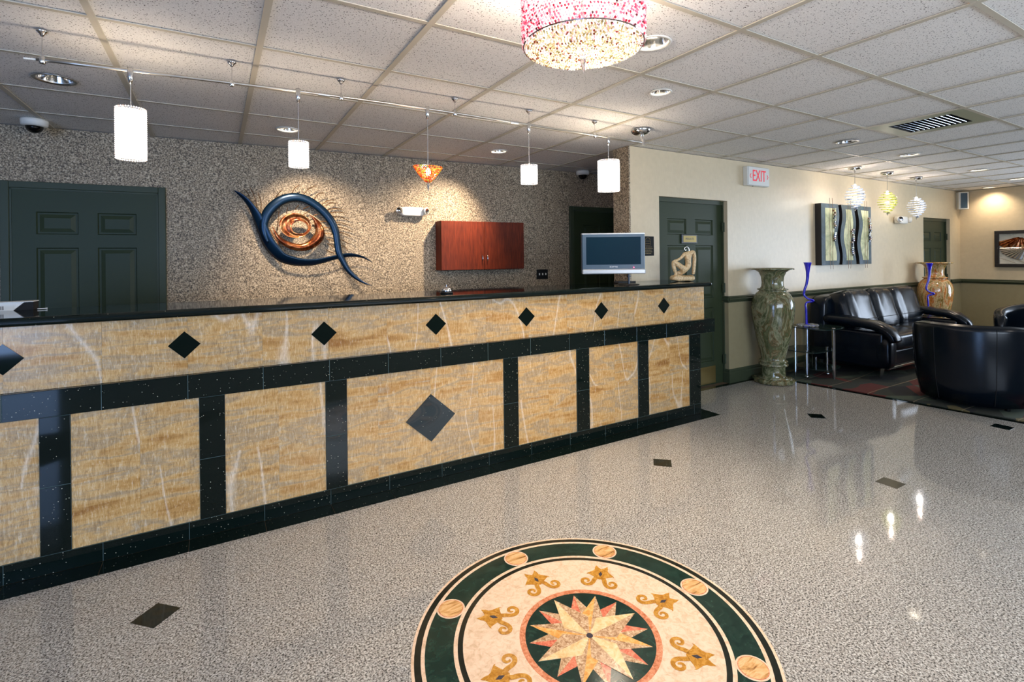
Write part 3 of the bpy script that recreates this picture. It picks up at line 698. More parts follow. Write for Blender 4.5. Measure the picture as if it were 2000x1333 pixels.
V_ = [(.048, 0, .088), (.058, 0, .125), (.056, 0, .165), (.052, 0, .205), (.050, 0, .238),     # pelvis..chest..collar
      (.018, -.008, .243), (-.012, -.016, .208), (-.050, -.022, .188), (-.082, -.02, .182),       # left shoulder, elbow, forearm, hand on the knee
      (.108, .004, .268), (.117, .012, .200), (.112, .015, .120), (.104, .015, .056),           # raised right shoulder, arm down to plinth
      (.005, -.020, .110), (-.050, -.022, .155), (-.090, -.022, .178), (-.080, -.022, .120), (-.062, -.022, .062), (-.080, -.04, .052),  # bent leg
      (.0, .022, .075), (-.05, .030, .066)]                                                      # folded leg
E_ = [(0, 1), (1, 2), (2, 3), (3, 4), (4, 5), (5, 6), (6, 7), (7, 8), (4, 9), (9, 10), (10, 11), (11, 12), (0, 13), (13, 14), (14, 15), (15, 16), (16, 17), (17, 18), (0, 19), (19, 20)]
RR = [(.036, .034), (.030, .026), (.032, .026), (.038, .028), (.027, .024), .018, .013, .012, .011, .019, .017, .016, .015, .029, .024, .019, .018, .014, .012, .028, .018]
skin('body', V_, E_, RR, M['sandstone'], stat)
bm = bmesh.new(); tube(bm, catmull([(.060, 0, .245), (.064, 0, .268), (.062, 0, .292), (.048, 0, .307), (.030, 0, .302), (.024, 0, .286), (.032, 0, .275), (.041, 0, .283)], 6), .0042, 10); obj('head_loop', bm, M['chrome'], stat, True)
# white slotted device at the far left of the worktop
dev = thing('slotted_document_tray', 'low white slotted plastic tray at the left end of the worktop', 'tray', (-.87, 3.33, CT))
bm = bmesh.new()
sec = [(-.02, 0), (.055, .0), (.055, .038), (.015, .038)]      # (x,z) : slanting front edge at right
for y in (0,): pass
prism(bm, [(-.34, 0), (.020, 0), (.060, .040), (-.34, .040)], -.09, .0)
o = obj('white_cover', bm, M['white'], dev, loc=(0, 0, 0)); o.rotation_euler[0] = R(90)
obj('dark_side', (lambda bm: prism(bm, [(.020, 0), (.092, .0), (.092, .036), (.060, .036)], -.088, -.004))(bmesh.new()), M['rubber'], dev).rotation_euler[0] = R(90)
obj('top_lip', B(-.34, -.002, .038, .094, .090, .042, .001), M['white'], dev)
for k in range(46): obj('vent_slot', B(-.30 + k * .0068, -.0908, .010, -.2972 + k * .0068, -.089, .028), M['rubber'], dev)
pen = tag(obj('ballpoint_pen', tube(bmesh.new(), [(0, 0, 0), (.028, .003, 0), (.036, .004, 0)], [.0022, .0022, .0045], 10), M['white'], loc=(-.758, 3.31, CT + .0045)), 'small white tipped pen beside the white slotted tray', 'pen')

# ================================================================== ON THE SPECKLED WALL
# eye shaped metal sculpture.  pixel-measured outline (s along wall, z)
eye = thing('eye_wall_sculpture', 'large blue and copper metal wall sculpture shaped like an eye with lashes', 'wall sculpture', bw(.70, 1.56, 0), BWA)
EC = (.70, 1.56)
def ribbon(name, cp, base, bow, mat, parent, tilt=0.):
    """tapering blade: cp = (s, z, half width); stands `base` off the wall and bows outward"""
    sm = catmull([Vector((c[0], c[1], c[2])) for c in cp], 6); n = len(sm); bm = bmesh.new(); rows = []
    for i, p in enumerate(sm):
        t = Vector((sm[min(i + 1, n - 1)].x - sm[max(i - 1, 0)].x, sm[min(i + 1, n - 1)].y - sm[max(i - 1, 0)].y)).normalized(); nn = Vector((-t.y, t.x)); wd = max(p.z, .0012); row = []
        for k in (-1, -.6, -.2, .2, .6, 1): row.append(bm.verts.new((p.x + nn.x * wd * k, -(base + bow * wd * (1 - k * k) + tilt * wd * k), p.y + nn.y * wd * k)))
        for k in (.9, 0, -.9): row.append(bm.verts.new((p.x + nn.x * wd * k, -(base - .004 + bow * wd * (1 - k * k) * .8 + tilt * wd * k), p.y + nn.y * wd * k)))
        rows.append(row)
    for a, b in zip(rows, rows[1:]):
        for k in range(9): bm.faces.new((a[k], a[(k + 1) % 9], b[(k + 1) % 9], b[k]))
    bm.faces.new(rows[0]); bm.faces.new(rows[-1][::-1])
    o = obj(name, bm, mat, parent, True)
    return o
LOWER = [(-0.564, 0.381, 0.0016), (-0.519, 0.35, 0.0129), (-0.466, 0.3, 0.0194), (-0.413, 0.218, 0.0291), (-0.373, 0.128, 0.0404), (-0.34, 0.037, 0.0453), (-0.307, -0.047, 0.0485), (-0.259, -0.124, 0.0485), (-0.196, -0.19, 0.042), (-0.104, -0.226, 0.0388), (-0.009, -0.239, 0.0323), (0.095, -0.233, 0.0275), (0.209, -0.206, 0.0218), (0.287, -0.189, 0.0194), (0.366, -0.176, 0.0178), (0.446, -0.182, 0.0129), (0.519, -0.205, 0.0073), (0.589, -0.248, 0.0016)]
UPPER = [(-0.307, -0.063, 0.0081), (-0.334, 0.029, 0.0242), (-0.333, 0.12, 0.0339), (-0.305, 0.198, 0.042), (-0.248, 0.269, 0.042), (-0.171, 0.322, 0.0404), (-0.077, 0.342, 0.0372), (0.01, 0.323, 0.0356), (0.091, 0.274, 0.0356), (0.166, 0.205, 0.0356), (0.226, 0.118, 0.0339), (0.256, 0.029, 0.0307), (0.267, -0.06, 0.0291), (0.281, -0.15, 0.0291), (0.316, -0.232, 0.0259), (0.362, -0.314, 0.0226), (0.425, -0.382, 0.0178), (0.497, -0.434, 0.0097), (0.579, -0.468, 0.0016)]
CRESC = [(-0.271, 0.083, 0.0016), (-0.244, 0.014, 0.0113), (-0.196, -0.047, 0.021), (-0.125, -0.089, 0.0291), (-0.039, -0.105, 0.0323), (0.035, -0.081, 0.0388), (0.095, -0.029, 0.0444), (0.118, 0.035, 0.0404), (0.104, 0.099, 0.0291), (0.074, 0.15, 0.0145), (0.034, 0.188, 0.0016)]
LASH = [[(-.439, .321), (-.46, .365), (-.488, .398)], [(-.393, .235), (-.399, .311), (-.441, .415)], [(-.362, .187), (-.355, .282), (-.381, .369)], [(-.247, .322), (-.218, .37), (-.193, .398)], [(-.118, .36), (-.089, .419), (-.049, .453)], [(-.02, .36), (.028, .422), (.096, .457)], [(.072, .326), (.11, .382), (.16, .392)], [(.14, .287), (.193, .325), (.255, .332)], [(.163, .27), (.209, .301), (.278, .304)], [(.18, .24), (.255, .254), (.329, .245)], [(.209, .211), (.278, .223), (.356, .209)], [(.236, .181), (.308, .174), (.363, .147)], [(.243, .128), (.316, .121), (.387, .098)], [(.258, .087), (.331, .072), (.402, .04)], [(.269, .039), (.338, .023), (.394, -.009)], [(.277, -.027), (.33, -.043), (.377, -.076)], [(.284, -.076), (.329, -.096), (.36, -.125)], [(-.018, .189), (.015, .214), (.041, .235)], [(.033, .163), (.071, .184), (.108, .197)], [(.115, .125), (.153, .134), (.188, .13)], [(.137, .069), (.175, .078), (.218, .07)], [(.152, .021), (.19, .021), (.229, .014)], [(.171, -.028), (.205, -.035), (.243, -.051)], [(.178, -.068), (.212, -.084), (.247, -.109)], [(.173, -.125), (.204, -.145), (.235, -.157)], [(-.156, .197), (-.152, .224), (-.145, .252)], [(-.084, .234), (-.069, .255), (-.054, .275)], [(-.229, .047), (-.224, .133), (-.216, .218)], [(-.018, .241), (.004, .253), (.03, .266)]]
ribbon('lower_lid', LOWER, .072, .25, M['blue_lacquer'], eye, .55)
ribbon('upper_lid', UPPER, .085, .35, M['blue_lacquer'], eye)
ribbon('copper_crescent', CRESC, .085, .5, M['copper'], eye)
ribbon('small_crescent', [(-.29, .064, .0032), (-.262, .002, .0081), (-.235, -.045, .0065), (-.217, -.084, .0016)], .06, .3, M['copper'], eye)
bm = bmesh.new(); n = 40; rows = []      # iris: bowl with an off-centre hole
for k in range(6):
    t = k / 5; row = []
    for i in range(n):
        a = 2 * pi * i / n; ox, oz = -.089 + .132 * cos(a), .088 + .111 * sin(a); ix, iz = -.053 + .064 * cos(a), .072 + .056 * sin(a)
        row.append(bm.verts.new((ox + (ix - ox) * t, -(.115 - .020 * sin(pi * t * .9)), oz + (iz - oz) * t)))
    rows.append(row)
for a, b in zip(rows, rows[1:]):
    for i in range(n): bm.faces.new((a[i], a[(i + 1) % n], b[(i + 1) % n], b[i]))
o = obj('copper_iris', bm, M['copper'], eye, True); sd = o.modifiers.new('thick', 'SOLIDIFY'); sd.thickness = .004; sd.offset = -1
bm = bmesh.new()
tube(bm, [(-.20, -.02, .05), (-.20, -.10, .05)], .004, 6); tube(bm, [(.07, -.0, -.03), (.07, -.085, -.03)], .004, 6); tube(bm, [(-.2, -.0, -.19), (-.2, -.062, -.19)], .004, 6); tube(bm, [(.22, -.0, .12), (.22, -.085, .12)], .004, 6); tube(bm, [(-.2, -.0, .30), (-.2, -.085, .30)], .004, 6)
obj('standoffs', bm, M['wire'], eye)
for l_ in LASH: obj('lash', tube(bmesh.new(), catmull([(q[0], -.07 - .006 * i, q[1]) for i, q in enumerate(l_)], 4), [.0034] * 8 + [.002], 6), M['wire'], eye)
# emergency light on the speckled wall
def emergency(label, loc, rz, s=1., one=False):
    t = thing('emergency_light', label, 'emergency light', loc, rz); t.scale = (s, s, s)
    bm = bmesh.new(); pillow(bm, (0, -.036, 0), (.118, .036, .046), .35, 28, 12); obj('light_body', bm, M['white'], t, True)
    for sx in (-1, 1):
        bm = bmesh.new(); lathe(bm, [(0, 0), (.030, .0), (.036, .014), (.036, .034), (.031, .036)], 20)
        h = obj('lamp_head', bm, M['white'], t, True, loc=(sx * .118, -.058, .008)); h.rotation_euler = (R(96), 0, R(38 * sx))
        bm = bmesh.new(); lathe(bm, [(.031, .035), (.012, .022), (0, .020)], 20); l2 = obj('reflector', bm, M['chrome'], h, True)
    return t
emergency('white emergency light with two lamp heads on the speckled wall above the cabinet', bw(1.69, 1.812, 0), BWA)
# wall cabinet
cab = thing('wall_cabinet', 'red brown cherry wall cabinet with two doors on the speckled wall', 'cabinet', bw(1.945, 1.222, 0), BWA)
cw, ch, cd = .945, .500, .165
obj('carcass', B(0, -cd + .02, 0, cw, -.001, ch, .002), M['cherry'], cab)
for k, (a, b) in enumerate(((0, cw / 2), (cw / 2, cw))):
    dd = obj('cabinet_door', B(a + .0015, -cd, .002, b - .0015, -cd + .0185, ch - .002, .002), M['cherry'], cab)
    xh = b - .028 if k == 0 else a + .028
    bm = bmesh.new(); tube(bm, catmull([(xh, -cd + .001, .088), (xh, -cd - .020, .094), (xh, -cd - .024, .118), (xh, -cd - .020, .142), (xh, -cd + .001, .148)], 4), .0042, 8); obj('pull_handle', bm, M['chrome'], dd, True)
sw = thing('light_switch_plate', 'black plate with three white toggle switches right of the cabinet', 'light switch', bw(3.215, 1.150, 0), BWA)
obj('plate', B(-.075, -.006, -.056, .075, -.0005, .056, .002), M['black'], sw)
for k in (-.042, 0, .042): obj('toggle', B(k - .005, -.018, -.010, k + .005, -.006, .014, .001), M['white'], sw)
# ceiling dome cameras
def dome(label, x_, y_, r):
    t = thing('dome_camera', label, 'camera', (x_, y_, CE - .001))
    obj('mount', lathe(bmesh.new(), [(0, 0), (r, 0), (r * 1.02, -.012), (r * .98, -.040), (r * .72, -.048), (0, -.048)], 32), M['white'], t, True)
    obj('dark_dome', lathe(bmesh.new(), [(r * .70, -.046)] + [(r * .66 * cos(a), -.048 - r * .62 * sin(a)) for a in [pi / 2 * k / 7 for k in range(8)]], 28), M['lens'], t, True)
dome('white dome camera with dark lens at the ceiling above the left dark green door', -1.09, 4.74, .074)
dome('small white dome camera at the ceiling above the doorway behind the television', 3.72, 4.66, .078)

# ---- signs near the cream wall door
pq = thing('notice_plaque', 'small black plaque with gold crest and print on the cream wall behind the television', 'sign', (3.462, YB, 1.437))
obj('plaque_board', B(-.083, -.010, -.090, .083, -.0005, .090, .002), M['rubber'], pq)
bm = bmesh.new(); tube(bm, [(-.045 + .03 * cos(a) * 1.0, -.0112, .052 + .026 * sin(a)) for a in [pi * k / 10 for k in range(11)]], .0022, 6)
for z_ in (.046, .022): tube(bm, [(-.078, -.0112, z_), (-.012, -.0112, z_)], .002, 6)
tube(bm, [(-.078, -.0112, .048), (-.078, -.0112, .006), (-.012, -.0112, .006), (-.012, -.0112, .048)], .002, 6)
crest = obj('gold_crest', bm, M['gold_ink'], pq); crest.location.x = .045
bm = bmesh.new()
for k, ln in enumerate((.11, .13, .10, .12, .09)): 
    q = -ln / 2
    while q < ln / 2: wdt = random.uniform(.008, .02); box(bm, q, -.0112, -.012 - k * .015, min(q + wdt, ln / 2), -.0100, -.006 - k * .015); q += wdt + .005
stuff(obj('gold_print', bm, M['gold_ink'], pq))
pr = thing('private_sign', 'small brass sign in a dark frame on the dark green door', 'sign', (4.108, YB + .063, 1.510))
obj('sign_frame', B(-.115, -.012, -.046, .115, -.0005, .046, .003), M['black'], pr); obj('brass_plate', B(-.092, -.0135, -.032, .100, -.011, .034, .001), M['brass'], pr)
textmesh('sign_text', 'PRIVATE', .034, .0004, M['black'], pr, (.002, -.0138, 0), (R(90), 0, 0))
ex = thing('exit_sign', 'white exit sign with red letters high on the cream wall', 'exit sign', (5.07, YB, 2.193))
obj('sign_box', B(-.175, -.060, -.103, .205, -.0005, .103, .006), M['signface'], ex); obj('face_plate', B(-.165, -.064, -.098, .200, -.060, .098, .003), M['signface'], ex)
textmesh('exit_letters', 'EXIT', .175, .001, M['signred'], ex, (.018, -.0655, .0), (R(90), 0, 0), .66)
for s in (-1, 1):
    bm = bmesh.new(); x0 = .018 + s * .145
    for z_ in (-1, 1): 
        q = [(x0, z_ * .026), (x0 + s * .018, 0), (x0 + s * .018 - s * .009, 0), (x0 - s * .009, z_ * .026)]; vv = [bm.verts.new((a, -.0662, b)) for a, b in q]; bm.faces.new(vv)
    obj('arrow', bm, M['signred'], ex)
bm = bmesh.new(); lathe(bm, [(0, -.006), (.006, -.006), (.006, 0), (0, 0)], 10, -.06, -.04); obj('indicator', bm, M['black'], ex, loc=(0, 0, -.103))
emergency('white emergency light on the cream wall left of the far green door', (8.42, YB, 1.815), 0, 1.15)

# ================================================================== RAIL LIGHTING OVER THE DESK
YRAIL, ZR = 2.9035, 2.250
def rz_(x_): return 2.222 + .034 * min(1., max(0., (x_ + .7) / 1.9)) - .012 * max(0., (x_ - 1.9))
rail = thing('light_rail', 'thin metal monorail with chrome hangers and feed canopy running over the reception desk', 'light rail', (0, 0, 0))
bm = bmesh.new(); pts = [(-.66, YRAIL, 2.222), (.4, YRAIL, 2.250), (1.13, YRAIL, 2.258), (1.9, YRAIL, 2.252), (2.93, YRAIL, 2.244)]
tube(bm, catmull(pts, 6), .0075, 10); obj('rail_bar', bm, M['railmetal'], rail, True)
bm = bmesh.new(); tube(bm, [(-.70, YRAIL, 2.219), (-.655, YRAIL, 2.221)], .0045, 8); obj('rail_end', bm, M['white'], rail)
def rail_z(x_):
    for a, b in zip(pts, pts[1:]):
        if a[0] <= x_ <= b[0]: return a[2] + (b[2] - a[2]) * (x_ - a[0]) / (b[0] - a[0])
    return pts[0][2] if x_ < 0 else pts[-1][2]
for hx in (-.640, .078, .612, 1.305, 1.856, 2.436):
    zr = rail_z(hx); bm = bmesh.new(); lathe(bm, [(0, 0), (.022, 0), (.021, -.006), (.010, -.016), (.004, -.026), (0, -.026)], 20)
    h = obj('hanger', bm, M['chrome'], rail, True, loc=(hx, YRAIL, CE - .001))
    bm = bmesh.new(); tube(bm, [(0, 0, -.02), (0, 0, zr - CE + .02)], .0022, 8); obj('hanger_rod', bm, M['chrome'], h)
    bm = bmesh.new(); lathe(bm, [(0, .022), (.006, .020), (.011, .008), (.012, -.012), (.009, -.016), (0, -.016)], 16); obj('hanger_clip', bm, M['chrome'], h, True, loc=(0, 0, zr - CE))
for jx in (.52, 1.74): bm = bmesh.new(); tube(bm, [(jx - .03, YRAIL, rail_z(jx)), (jx + .03, YRAIL, rail_z(jx))], .0105, 10); obj('rail_connector', bm, M['satin'], rail)
bm = bmesh.new(); lathe(bm, [(0, 0), (.078, 0), (.079, -.006), (.070, -.024), (.050, -.038), (.020, -.046), (0, -.047)], 36); obj('feed_canopy', bm, M['chrome'], rail, True, loc=(2.925, YRAIL + .02, CE - .001))
zf = rail_z(2.9); bm = bmesh.new(); tube(bm, [(2.918, YRAIL + .012, CE - .045), (2.918, YRAIL, zf)], .006, 10); tube(bm, [(2.940, YRAIL + .012, CE - .045), (2.938, YRAIL, zf)], .005, 10); lathe(bm, [(0, zf - .02), (.015, zf - .02), (.015, zf + .028), (0, zf + .03)], 14, 2.928, YRAIL)
obj('feed_stem', bm, M['chrome'], rail)
def pendant(label, px_, ztop, zbot, r, energy):
    t = thing('pendant_lamp', label, 'pendant lamp', (px_, YRAIL, 0), 0, 'beaded cylinder pendants on the rail'); zr = rail_z(px_)
    bm = bmesh.new(); lathe(bm, [(0, zr + .014), (.012, zr + .013), (.0135, zr - .008), (.012, zr - .034), (.005, zr - .062), (0, zr - .062)], 18); obj('rail_adapter', bm, M['chrome'], t, True)
    bm = bmesh.new(); tube(bm, [(0, 0, ztop - .03), (0, 0, zr - .06)], .0022, 8); obj('cable', bm, M['satin'], t)
    bm = bmesh.new(); lathe(bm, [(r * .80, ztop - .006), (r * .82, zbot + .006)], 28); obj('diffuser', bm, M['shade'], t, True)
    bm = bmesh.new(); nb = int(2 * pi * r / .0105); nz = int((ztop - zbot) / .0095)
    for i in range(nz + 1):
        for k in range(nb):
            a = 2 * pi * (k + .5 * (i % 2)) / nb; gem(bm, (r * .95 * cos(a), r * .95 * sin(a), zbot + (ztop - zbot) * i / nz), .0052)
    stuff(obj('glass_beads', bm, M['beads_white'], t))
    bm = bmesh.new()
    for z_ in (ztop,):
        n = 32; tube(bm, [(r * .9 * cos(2 * pi * k / n), r * .9 * sin(2 * pi * k / n), z_) for k in range(n + 1)], .0015, 5, cap=False)
    for a in (0, 2.1, 4.2): tube(bm, [(0, 0, ztop - .02), (r * .9 * cos(a), r * .9 * sin(a), ztop)], .0012, 5)
    obj('wire_frame', bm, M['chrome'], t)
    light('pendant_bulb', 'POINT', (px_, YRAIL, ztop - .035), energy, WARM, shadow_soft_size=.012)
    return t
pendant('largest glowing beaded cylinder pendant, nearest the left end of the rail', -.334, 2.052, 1.822, .060, 1.6)
pendant('glowing beaded cylinder pendant hanging left above the eye sculpture', .388, 1.975, 1.845, .050, 2)
pendant('small glowing beaded cylinder pendant above the right end of the wall cabinet', 1.853, 1.972, 1.850, .058, 2)
pendant('tall glowing beaded cylinder pendant at the right end of the rail by the speckled pier', 2.566, 2.066, 1.840, .084, 2.5)
t = thing('fan_pendant_lamp', 'fan shaped amber and red beaded pendant in the middle of the rail', 'pendant lamp', (1.121, YRAIL, 0)); zr = rail_z(1.12)
bm = bmesh.new(); lathe(bm, [(0, zr + .014), (.012, zr + .013), (.0135, zr - .008), (.012, zr - .034), (.005, zr - .062), (0, zr - .062)], 18); obj('rail_adapter', bm, M['chrome'], t, True)
bm = bmesh.new(); tube(bm, [(0, 0, 1.895), (0, 0, zr - .06)], .0022, 8); obj('cable', bm, M['satin'], t)
bm = bmesh.new()
for i in range(12):
    v = i / 11; r_ = .012 + .078 * v; z_ = 1.812 + .090 * v ** 1.3; nb = max(6, int(2 * pi * r_ / .012))
    for k in range(nb): a = 2 * pi * k / nb + i; gem(bm, (r_ * cos(a), r_ * sin(a) * .6, z_), .0062)
stuff(obj('amber_beads', bm, M['beads_fire'], t))
bm = bmesh.new(); lathe(bm, [(0, 1.90), (.012, 1.885), (.017, 1.868), (.010, 1.852), (0, 1.848)], 14); obj('bulb', bm, M['bulb2'], t, True)
bm = bmesh.new(); lathe(bm, [(0, 1.812), (.007, 1.80), (.009, 1.790), (.004, 1.768), (0, 1.750)], 8); obj('drop_crystal', bm, M['crystal'], t)
light('fan_bulb', 'POINT', (1.121, YRAIL, 1.925), 2, WARM, shadow_soft_size=.015)

# ================================================================== CHANDELIER
cx_, cy_, cz = MC.x, MC.y, 2.083; CR = .213
ch_ = thing('crystal_chandelier', 'pink and clear crystal bead drum chandelier above the floor medallion', 'chandelier', (cx_, cy_, 0))
bm = bmesh.new(); rows_ = 21; nb = 118
for i in range(rows_):
    for k in range(nb):
        a = 2 * pi * (k + .5 * (i % 2)) / nb; rr_ = CR * (1 + .012 * random.uniform(-1, 1)); gem(bm, (rr_ * cos(a), rr_ * sin(a), cz + .010 + .0105 * i), .0056)
stuff(obj('pink_bead_drum', bm, M['beads_pink'], ch_))
bm = bmesh.new()
for i in range(2, 24):
    r_ = CR * .95 * i / 23; nb2 = int(2 * pi * r_ / .0108); z_ = cz + .002 - .028 * (1 - (r_ / CR) ** 2)
    for k in range(nb2): a = 2 * pi * k / nb2 + i * .7; gem(bm, (r_ * cos(a), r_ * sin(a), z_ + random.uniform(-.002, .002)), .0052)
stuff(obj('clear_bead_base', bm, M['beads_clear'], ch_))
bm = bmesh.new()
for z_ in (cz + .004, cz + .232): n = 48; tube(bm, [(CR * .985 * cos(2 * pi * k / n), CR * .985 * sin(2 * pi * k / n), z_) for k in range(n + 1)], .003, 6, cap=False)
for k in range(6): a = pi / 3 * k; tube(bm, [(0, 0, cz + .235), (CR * cos(a), CR * sin(a), cz + .232)], .003, 6)
tube(bm, [(0, 0, cz - .02), (0, 0, CE - .02)], .005, 8); obj('drum_frame', bm, M['chrome'], ch_)
bm = bmesh.new(); lathe(bm, [(0, CE - .001), (.075, CE - .001), (.075, CE - .02), (0, CE - .022)], 32); obj('canopy', bm, M['chrome'], ch_, True)
bm = bmesh.new(); lathe(bm, [(0, cz - .026), (.009, cz - .034), (.0105, cz - .042), (.006, cz - .066), (0, cz - .094)], 8); obj('drop_crystal', bm, M['crystal'], ch_)
for k in range(6):
    a = pi / 3 * k + .4; bx, by = .125 * cos(a), .125 * sin(a); bm = bmesh.new(); pillow(bm, (0, 0, 0), (.014, .014, .022), 1., 12, 8)
    obj('bulb', bm, M['bulb2'], ch_, True, loc=(bx, by, cz + .075))
light('chandelier_light', 'POINT', (cx_, cy_, cz + .11), 46, (1, .85, .70), shadow_soft_size=.05)

# ================================================================== RECESSED LIGHTS AND VENT
CANLAB = {0: 'unlit chrome recessed downlight in the ceiling by the left end of the rail', 1: 'lit recessed downlight in the ceiling above the eye sculpture', 2: 'lit recessed downlight in the ceiling above the wall cabinet',
          3: 'small lit recessed downlight between the chandelier and the chrome feed canopy', 4: 'large lit recessed downlight partly hidden behind the chandelier', 5: 'unlit recessed downlight in the lounge ceiling left of the square air vent',
          6: 'lit recessed downlight just beyond the ceiling air vent', 7: 'lit recessed downlight midway down the lounge ceiling', 8: 'lit recessed downlight near the right edge of the lounge ceiling', 9: 'lit recessed downlight close to the far wall above the framed picture'}
def can(idx, x_, y_, on, r, energy=30, label=None, aim=(0, 0), size=115, blend=.9, col=WARM):
    t = thing('recessed_downlight', label or CANLAB[idx], 'downlight', (x_, y_, CE))
    obj('trim_ring', lathe(bmesh.new(), [(r * .90, .004), (r, .004), (r * 1.06, .0), (r * 1.04, -.003), (r * .92, -.004), (r * .86, .004), (r * .86, .012)], 40), M['white'] if on else M['satin'], t, True)
    obj('reflector', lathe(bmesh.new(), [(r * .88, .002), (r * .80, .03), (r * .66, .075), (r * .5, .10), (0, .10)], 36), M['chrome'], t, True)
    bm = bmesh.new(); pillow(bm, (0, 0, .062), (r * .50, r * .50, .022), .9, 18, 8); obj('lamp', bm, M['bulb'] if on else M['white'], t, True)
    if on: light('downlight', 'SPOT', (x_, y_, CE - .004), energy, col, spot_size=R(size), spot_blend=blend, shadow_soft_size=.03, rot=(R(aim[1]), R(aim[0]), 0))
E0 = [0, 105, 150, 120, 40, 0, 35, 35, 35, 20]
for i, (x_, y_, on, r) in enumerate(CANS):
    aim = {1: (-18, 28), 2: (26, 29), 3: (16, -4), 9: (-20, 0)}.get(i, (0, 0)); can(i, x_, y_, on, r, E0[i], aim=aim, size=88 if i in (1, 2) else 84 if i == 3 else 115, blend=1.)
# bare spot lamps added out of view behind the camera for frontal fill
for k, (x_, y_) in enumerate(((-2.2, .9), (-.6, -.3), (1.1, -.75), (3.0, -.75), (5.6, -.75), (8.0, -.75))):
    light('fill_spot_behind', 'SPOT', (x_, y_, CE - .01), 46, NEUT, spot_size=R(150), spot_blend=.9, shadow_soft_size=.06)
vx0, vx1, vy0, vy1 = GX0 + 8 * GDX, GX0 + 9 * GDX, GY0, GY0 + GDY
vent = thing('air_vent', 'square ceiling air vent with slanted metal louvres in the lounge ceiling', 'air vent', ((vx0 + vx1) / 2, (vy0 + vy1) / 2, CE))
hw, hh = GDX / 2 - .013, GDY / 2 - .012
bm = bmesh.new()
for q in ((-hw, -hh, hw, -.20), (-hw, .20, hw, hh), (-hw, -.20, -.20, .20), (.20, -.20, hw, .20)): box(bm, q[0], q[1], 0, q[2], q[3], .006)
obj('vent_frame', bm, simple('pale_green_grey_enamel', lin(150, 156, 132), .4), vent)
bm = bmesh.new()
for q in ((-.20, -.20, .20, -.197), (-.20, .197, .20, .20), (-.20, -.20, -.197, .20), (.197, -.20, .20, .20)): box(bm, q[0], q[1], 0, q[2], q[3], .11)
box(bm, -.2, -.2, .108, .2, .2, .112); obj('vent_box', bm, M['rubber'], vent)
lm = simple('bright_louvre_metal', lin(205, 215, 225), .12, .85); lo = None
for k in range(12):
    y_ = -.185 + k * .0335
    if lo is None: lo = obj('louvre', (lambda bm: prism(bm, [(-.016, .0), (-.014, -.002), (.016, .024), (.014, .026)], -.197, .197))(bmesh.new()), lm, vent); l_ = lo
    else: l_ = lo.copy(); COL.objects.link(l_); l_.parent = vent
    l_.rotation_euler = (R(90), 0, R(90)); l_.location = (0, y_, .004)

# ================================================================== LOUNGE
# ---- triptych
tri = thing('wavy_triptych', 'three wavy painted panels with wire and bead strings on the cream wall above the couch', 'wall art', (6.285, YB, 1.208))
W3, H3 = 1.20, .752
def wav(z_, ph): return .026 * sin(2 * pi * (z_ / H3 * 1.45) + ph)
def wpanel(x0, x1, wl_, wr_, name='panel'):
    n = 28; L_ = [(x0 + (wav(H3 * i / n, wl_) if wl_ is not None else 0), H3 * i / n) for i in range(n + 1)]; R_ = [(x1 + (wav(H3 * i / n, wr_) if wr_ is not None else 0), H3 * i / n) for i in range(n + 1)]
    bm = bmesh.new(); P_ = L_ + R_[::-1]
    fr = [bm.verts.new((a, -.075, b)) for a, b in P_]; bk = [bm.verts.new((a, -.001, b)) for a, b in P_]; N_ = len(P_)
    for i in range(n): 
        bm.faces.new((fr[i], fr[i + 1], fr[N_ - 2 - i], fr[N_ - 1 - i])).material_index = 1
    for i in range(N_): bm.faces.new((fr[i], bk[i], bk[(i + 1) % N_], fr[(i + 1) % N_])).material_index = 0
    pn = obj(name, bm, [M['panel_black'], M['panel_teal']], tri)
    # pale painted field
    bm = bmesh.new(); m0, m1 = .085, .075; q = [z_ for z_ in [H3 * i / n for i in range(n + 1)] if .03 < z_ < H3 - .04]
    a_ = [bm.verts.new((x0 + (wav(z_, wl_) * 1.25 if wl_ is not None else 0) + m0, -.0765, z_)) for z_ in q]; b_ = [bm.verts.new((x1 + (wav(z_, wr_) * 1.2 if wr_ is not None else 0) - m1, -.0765, z_)) for z_ in q]
    for i in range(len(q) - 1): bm.faces.new((a_[i], b_[i], b_[i + 1], a_[i + 1]))
    bk_ = None; obj('painted_field', bm, M['panel_pale'], pn)
wpanel(0, .385, None, .4); wpanel(.455, .785, .4, 1.5); wpanel(.865, W3, 1.5, None)
for xw in (.175, .235, .60, .655, 1.02, 1.075):
    obj('wire', tube(bmesh.new(), catmull([(xw + .006 * sin(k * 1.9 + xw * 9), -.084, -.05 + (H3 + .12) * k / 8) for k in range(9)], 3), .0022, 5), M['wire'], tri)
for x0, z0, z1 in ((.26, .46, .70), (.26, .30, .40), (.69, .12, .46), (1.13, .30, .60)):
    bm = bmesh.new(); z_ = z0
    while z_ < z1: pillow(bm, (x0 + random.uniform(-.012, .03), -.092, z_), (random.uniform(.012, .026), .010, .011), .6, 8, 5); z_ += .023
    stuff(obj('mosaic_beads', bm, beads_mat('mosaic_chips', [(0, lin(110, 60, 40)), (.3, lin(190, 190, 160)), (.5, lin(60, 62, 60)), (.75, lin(150, 110, 70))], .1), tri))
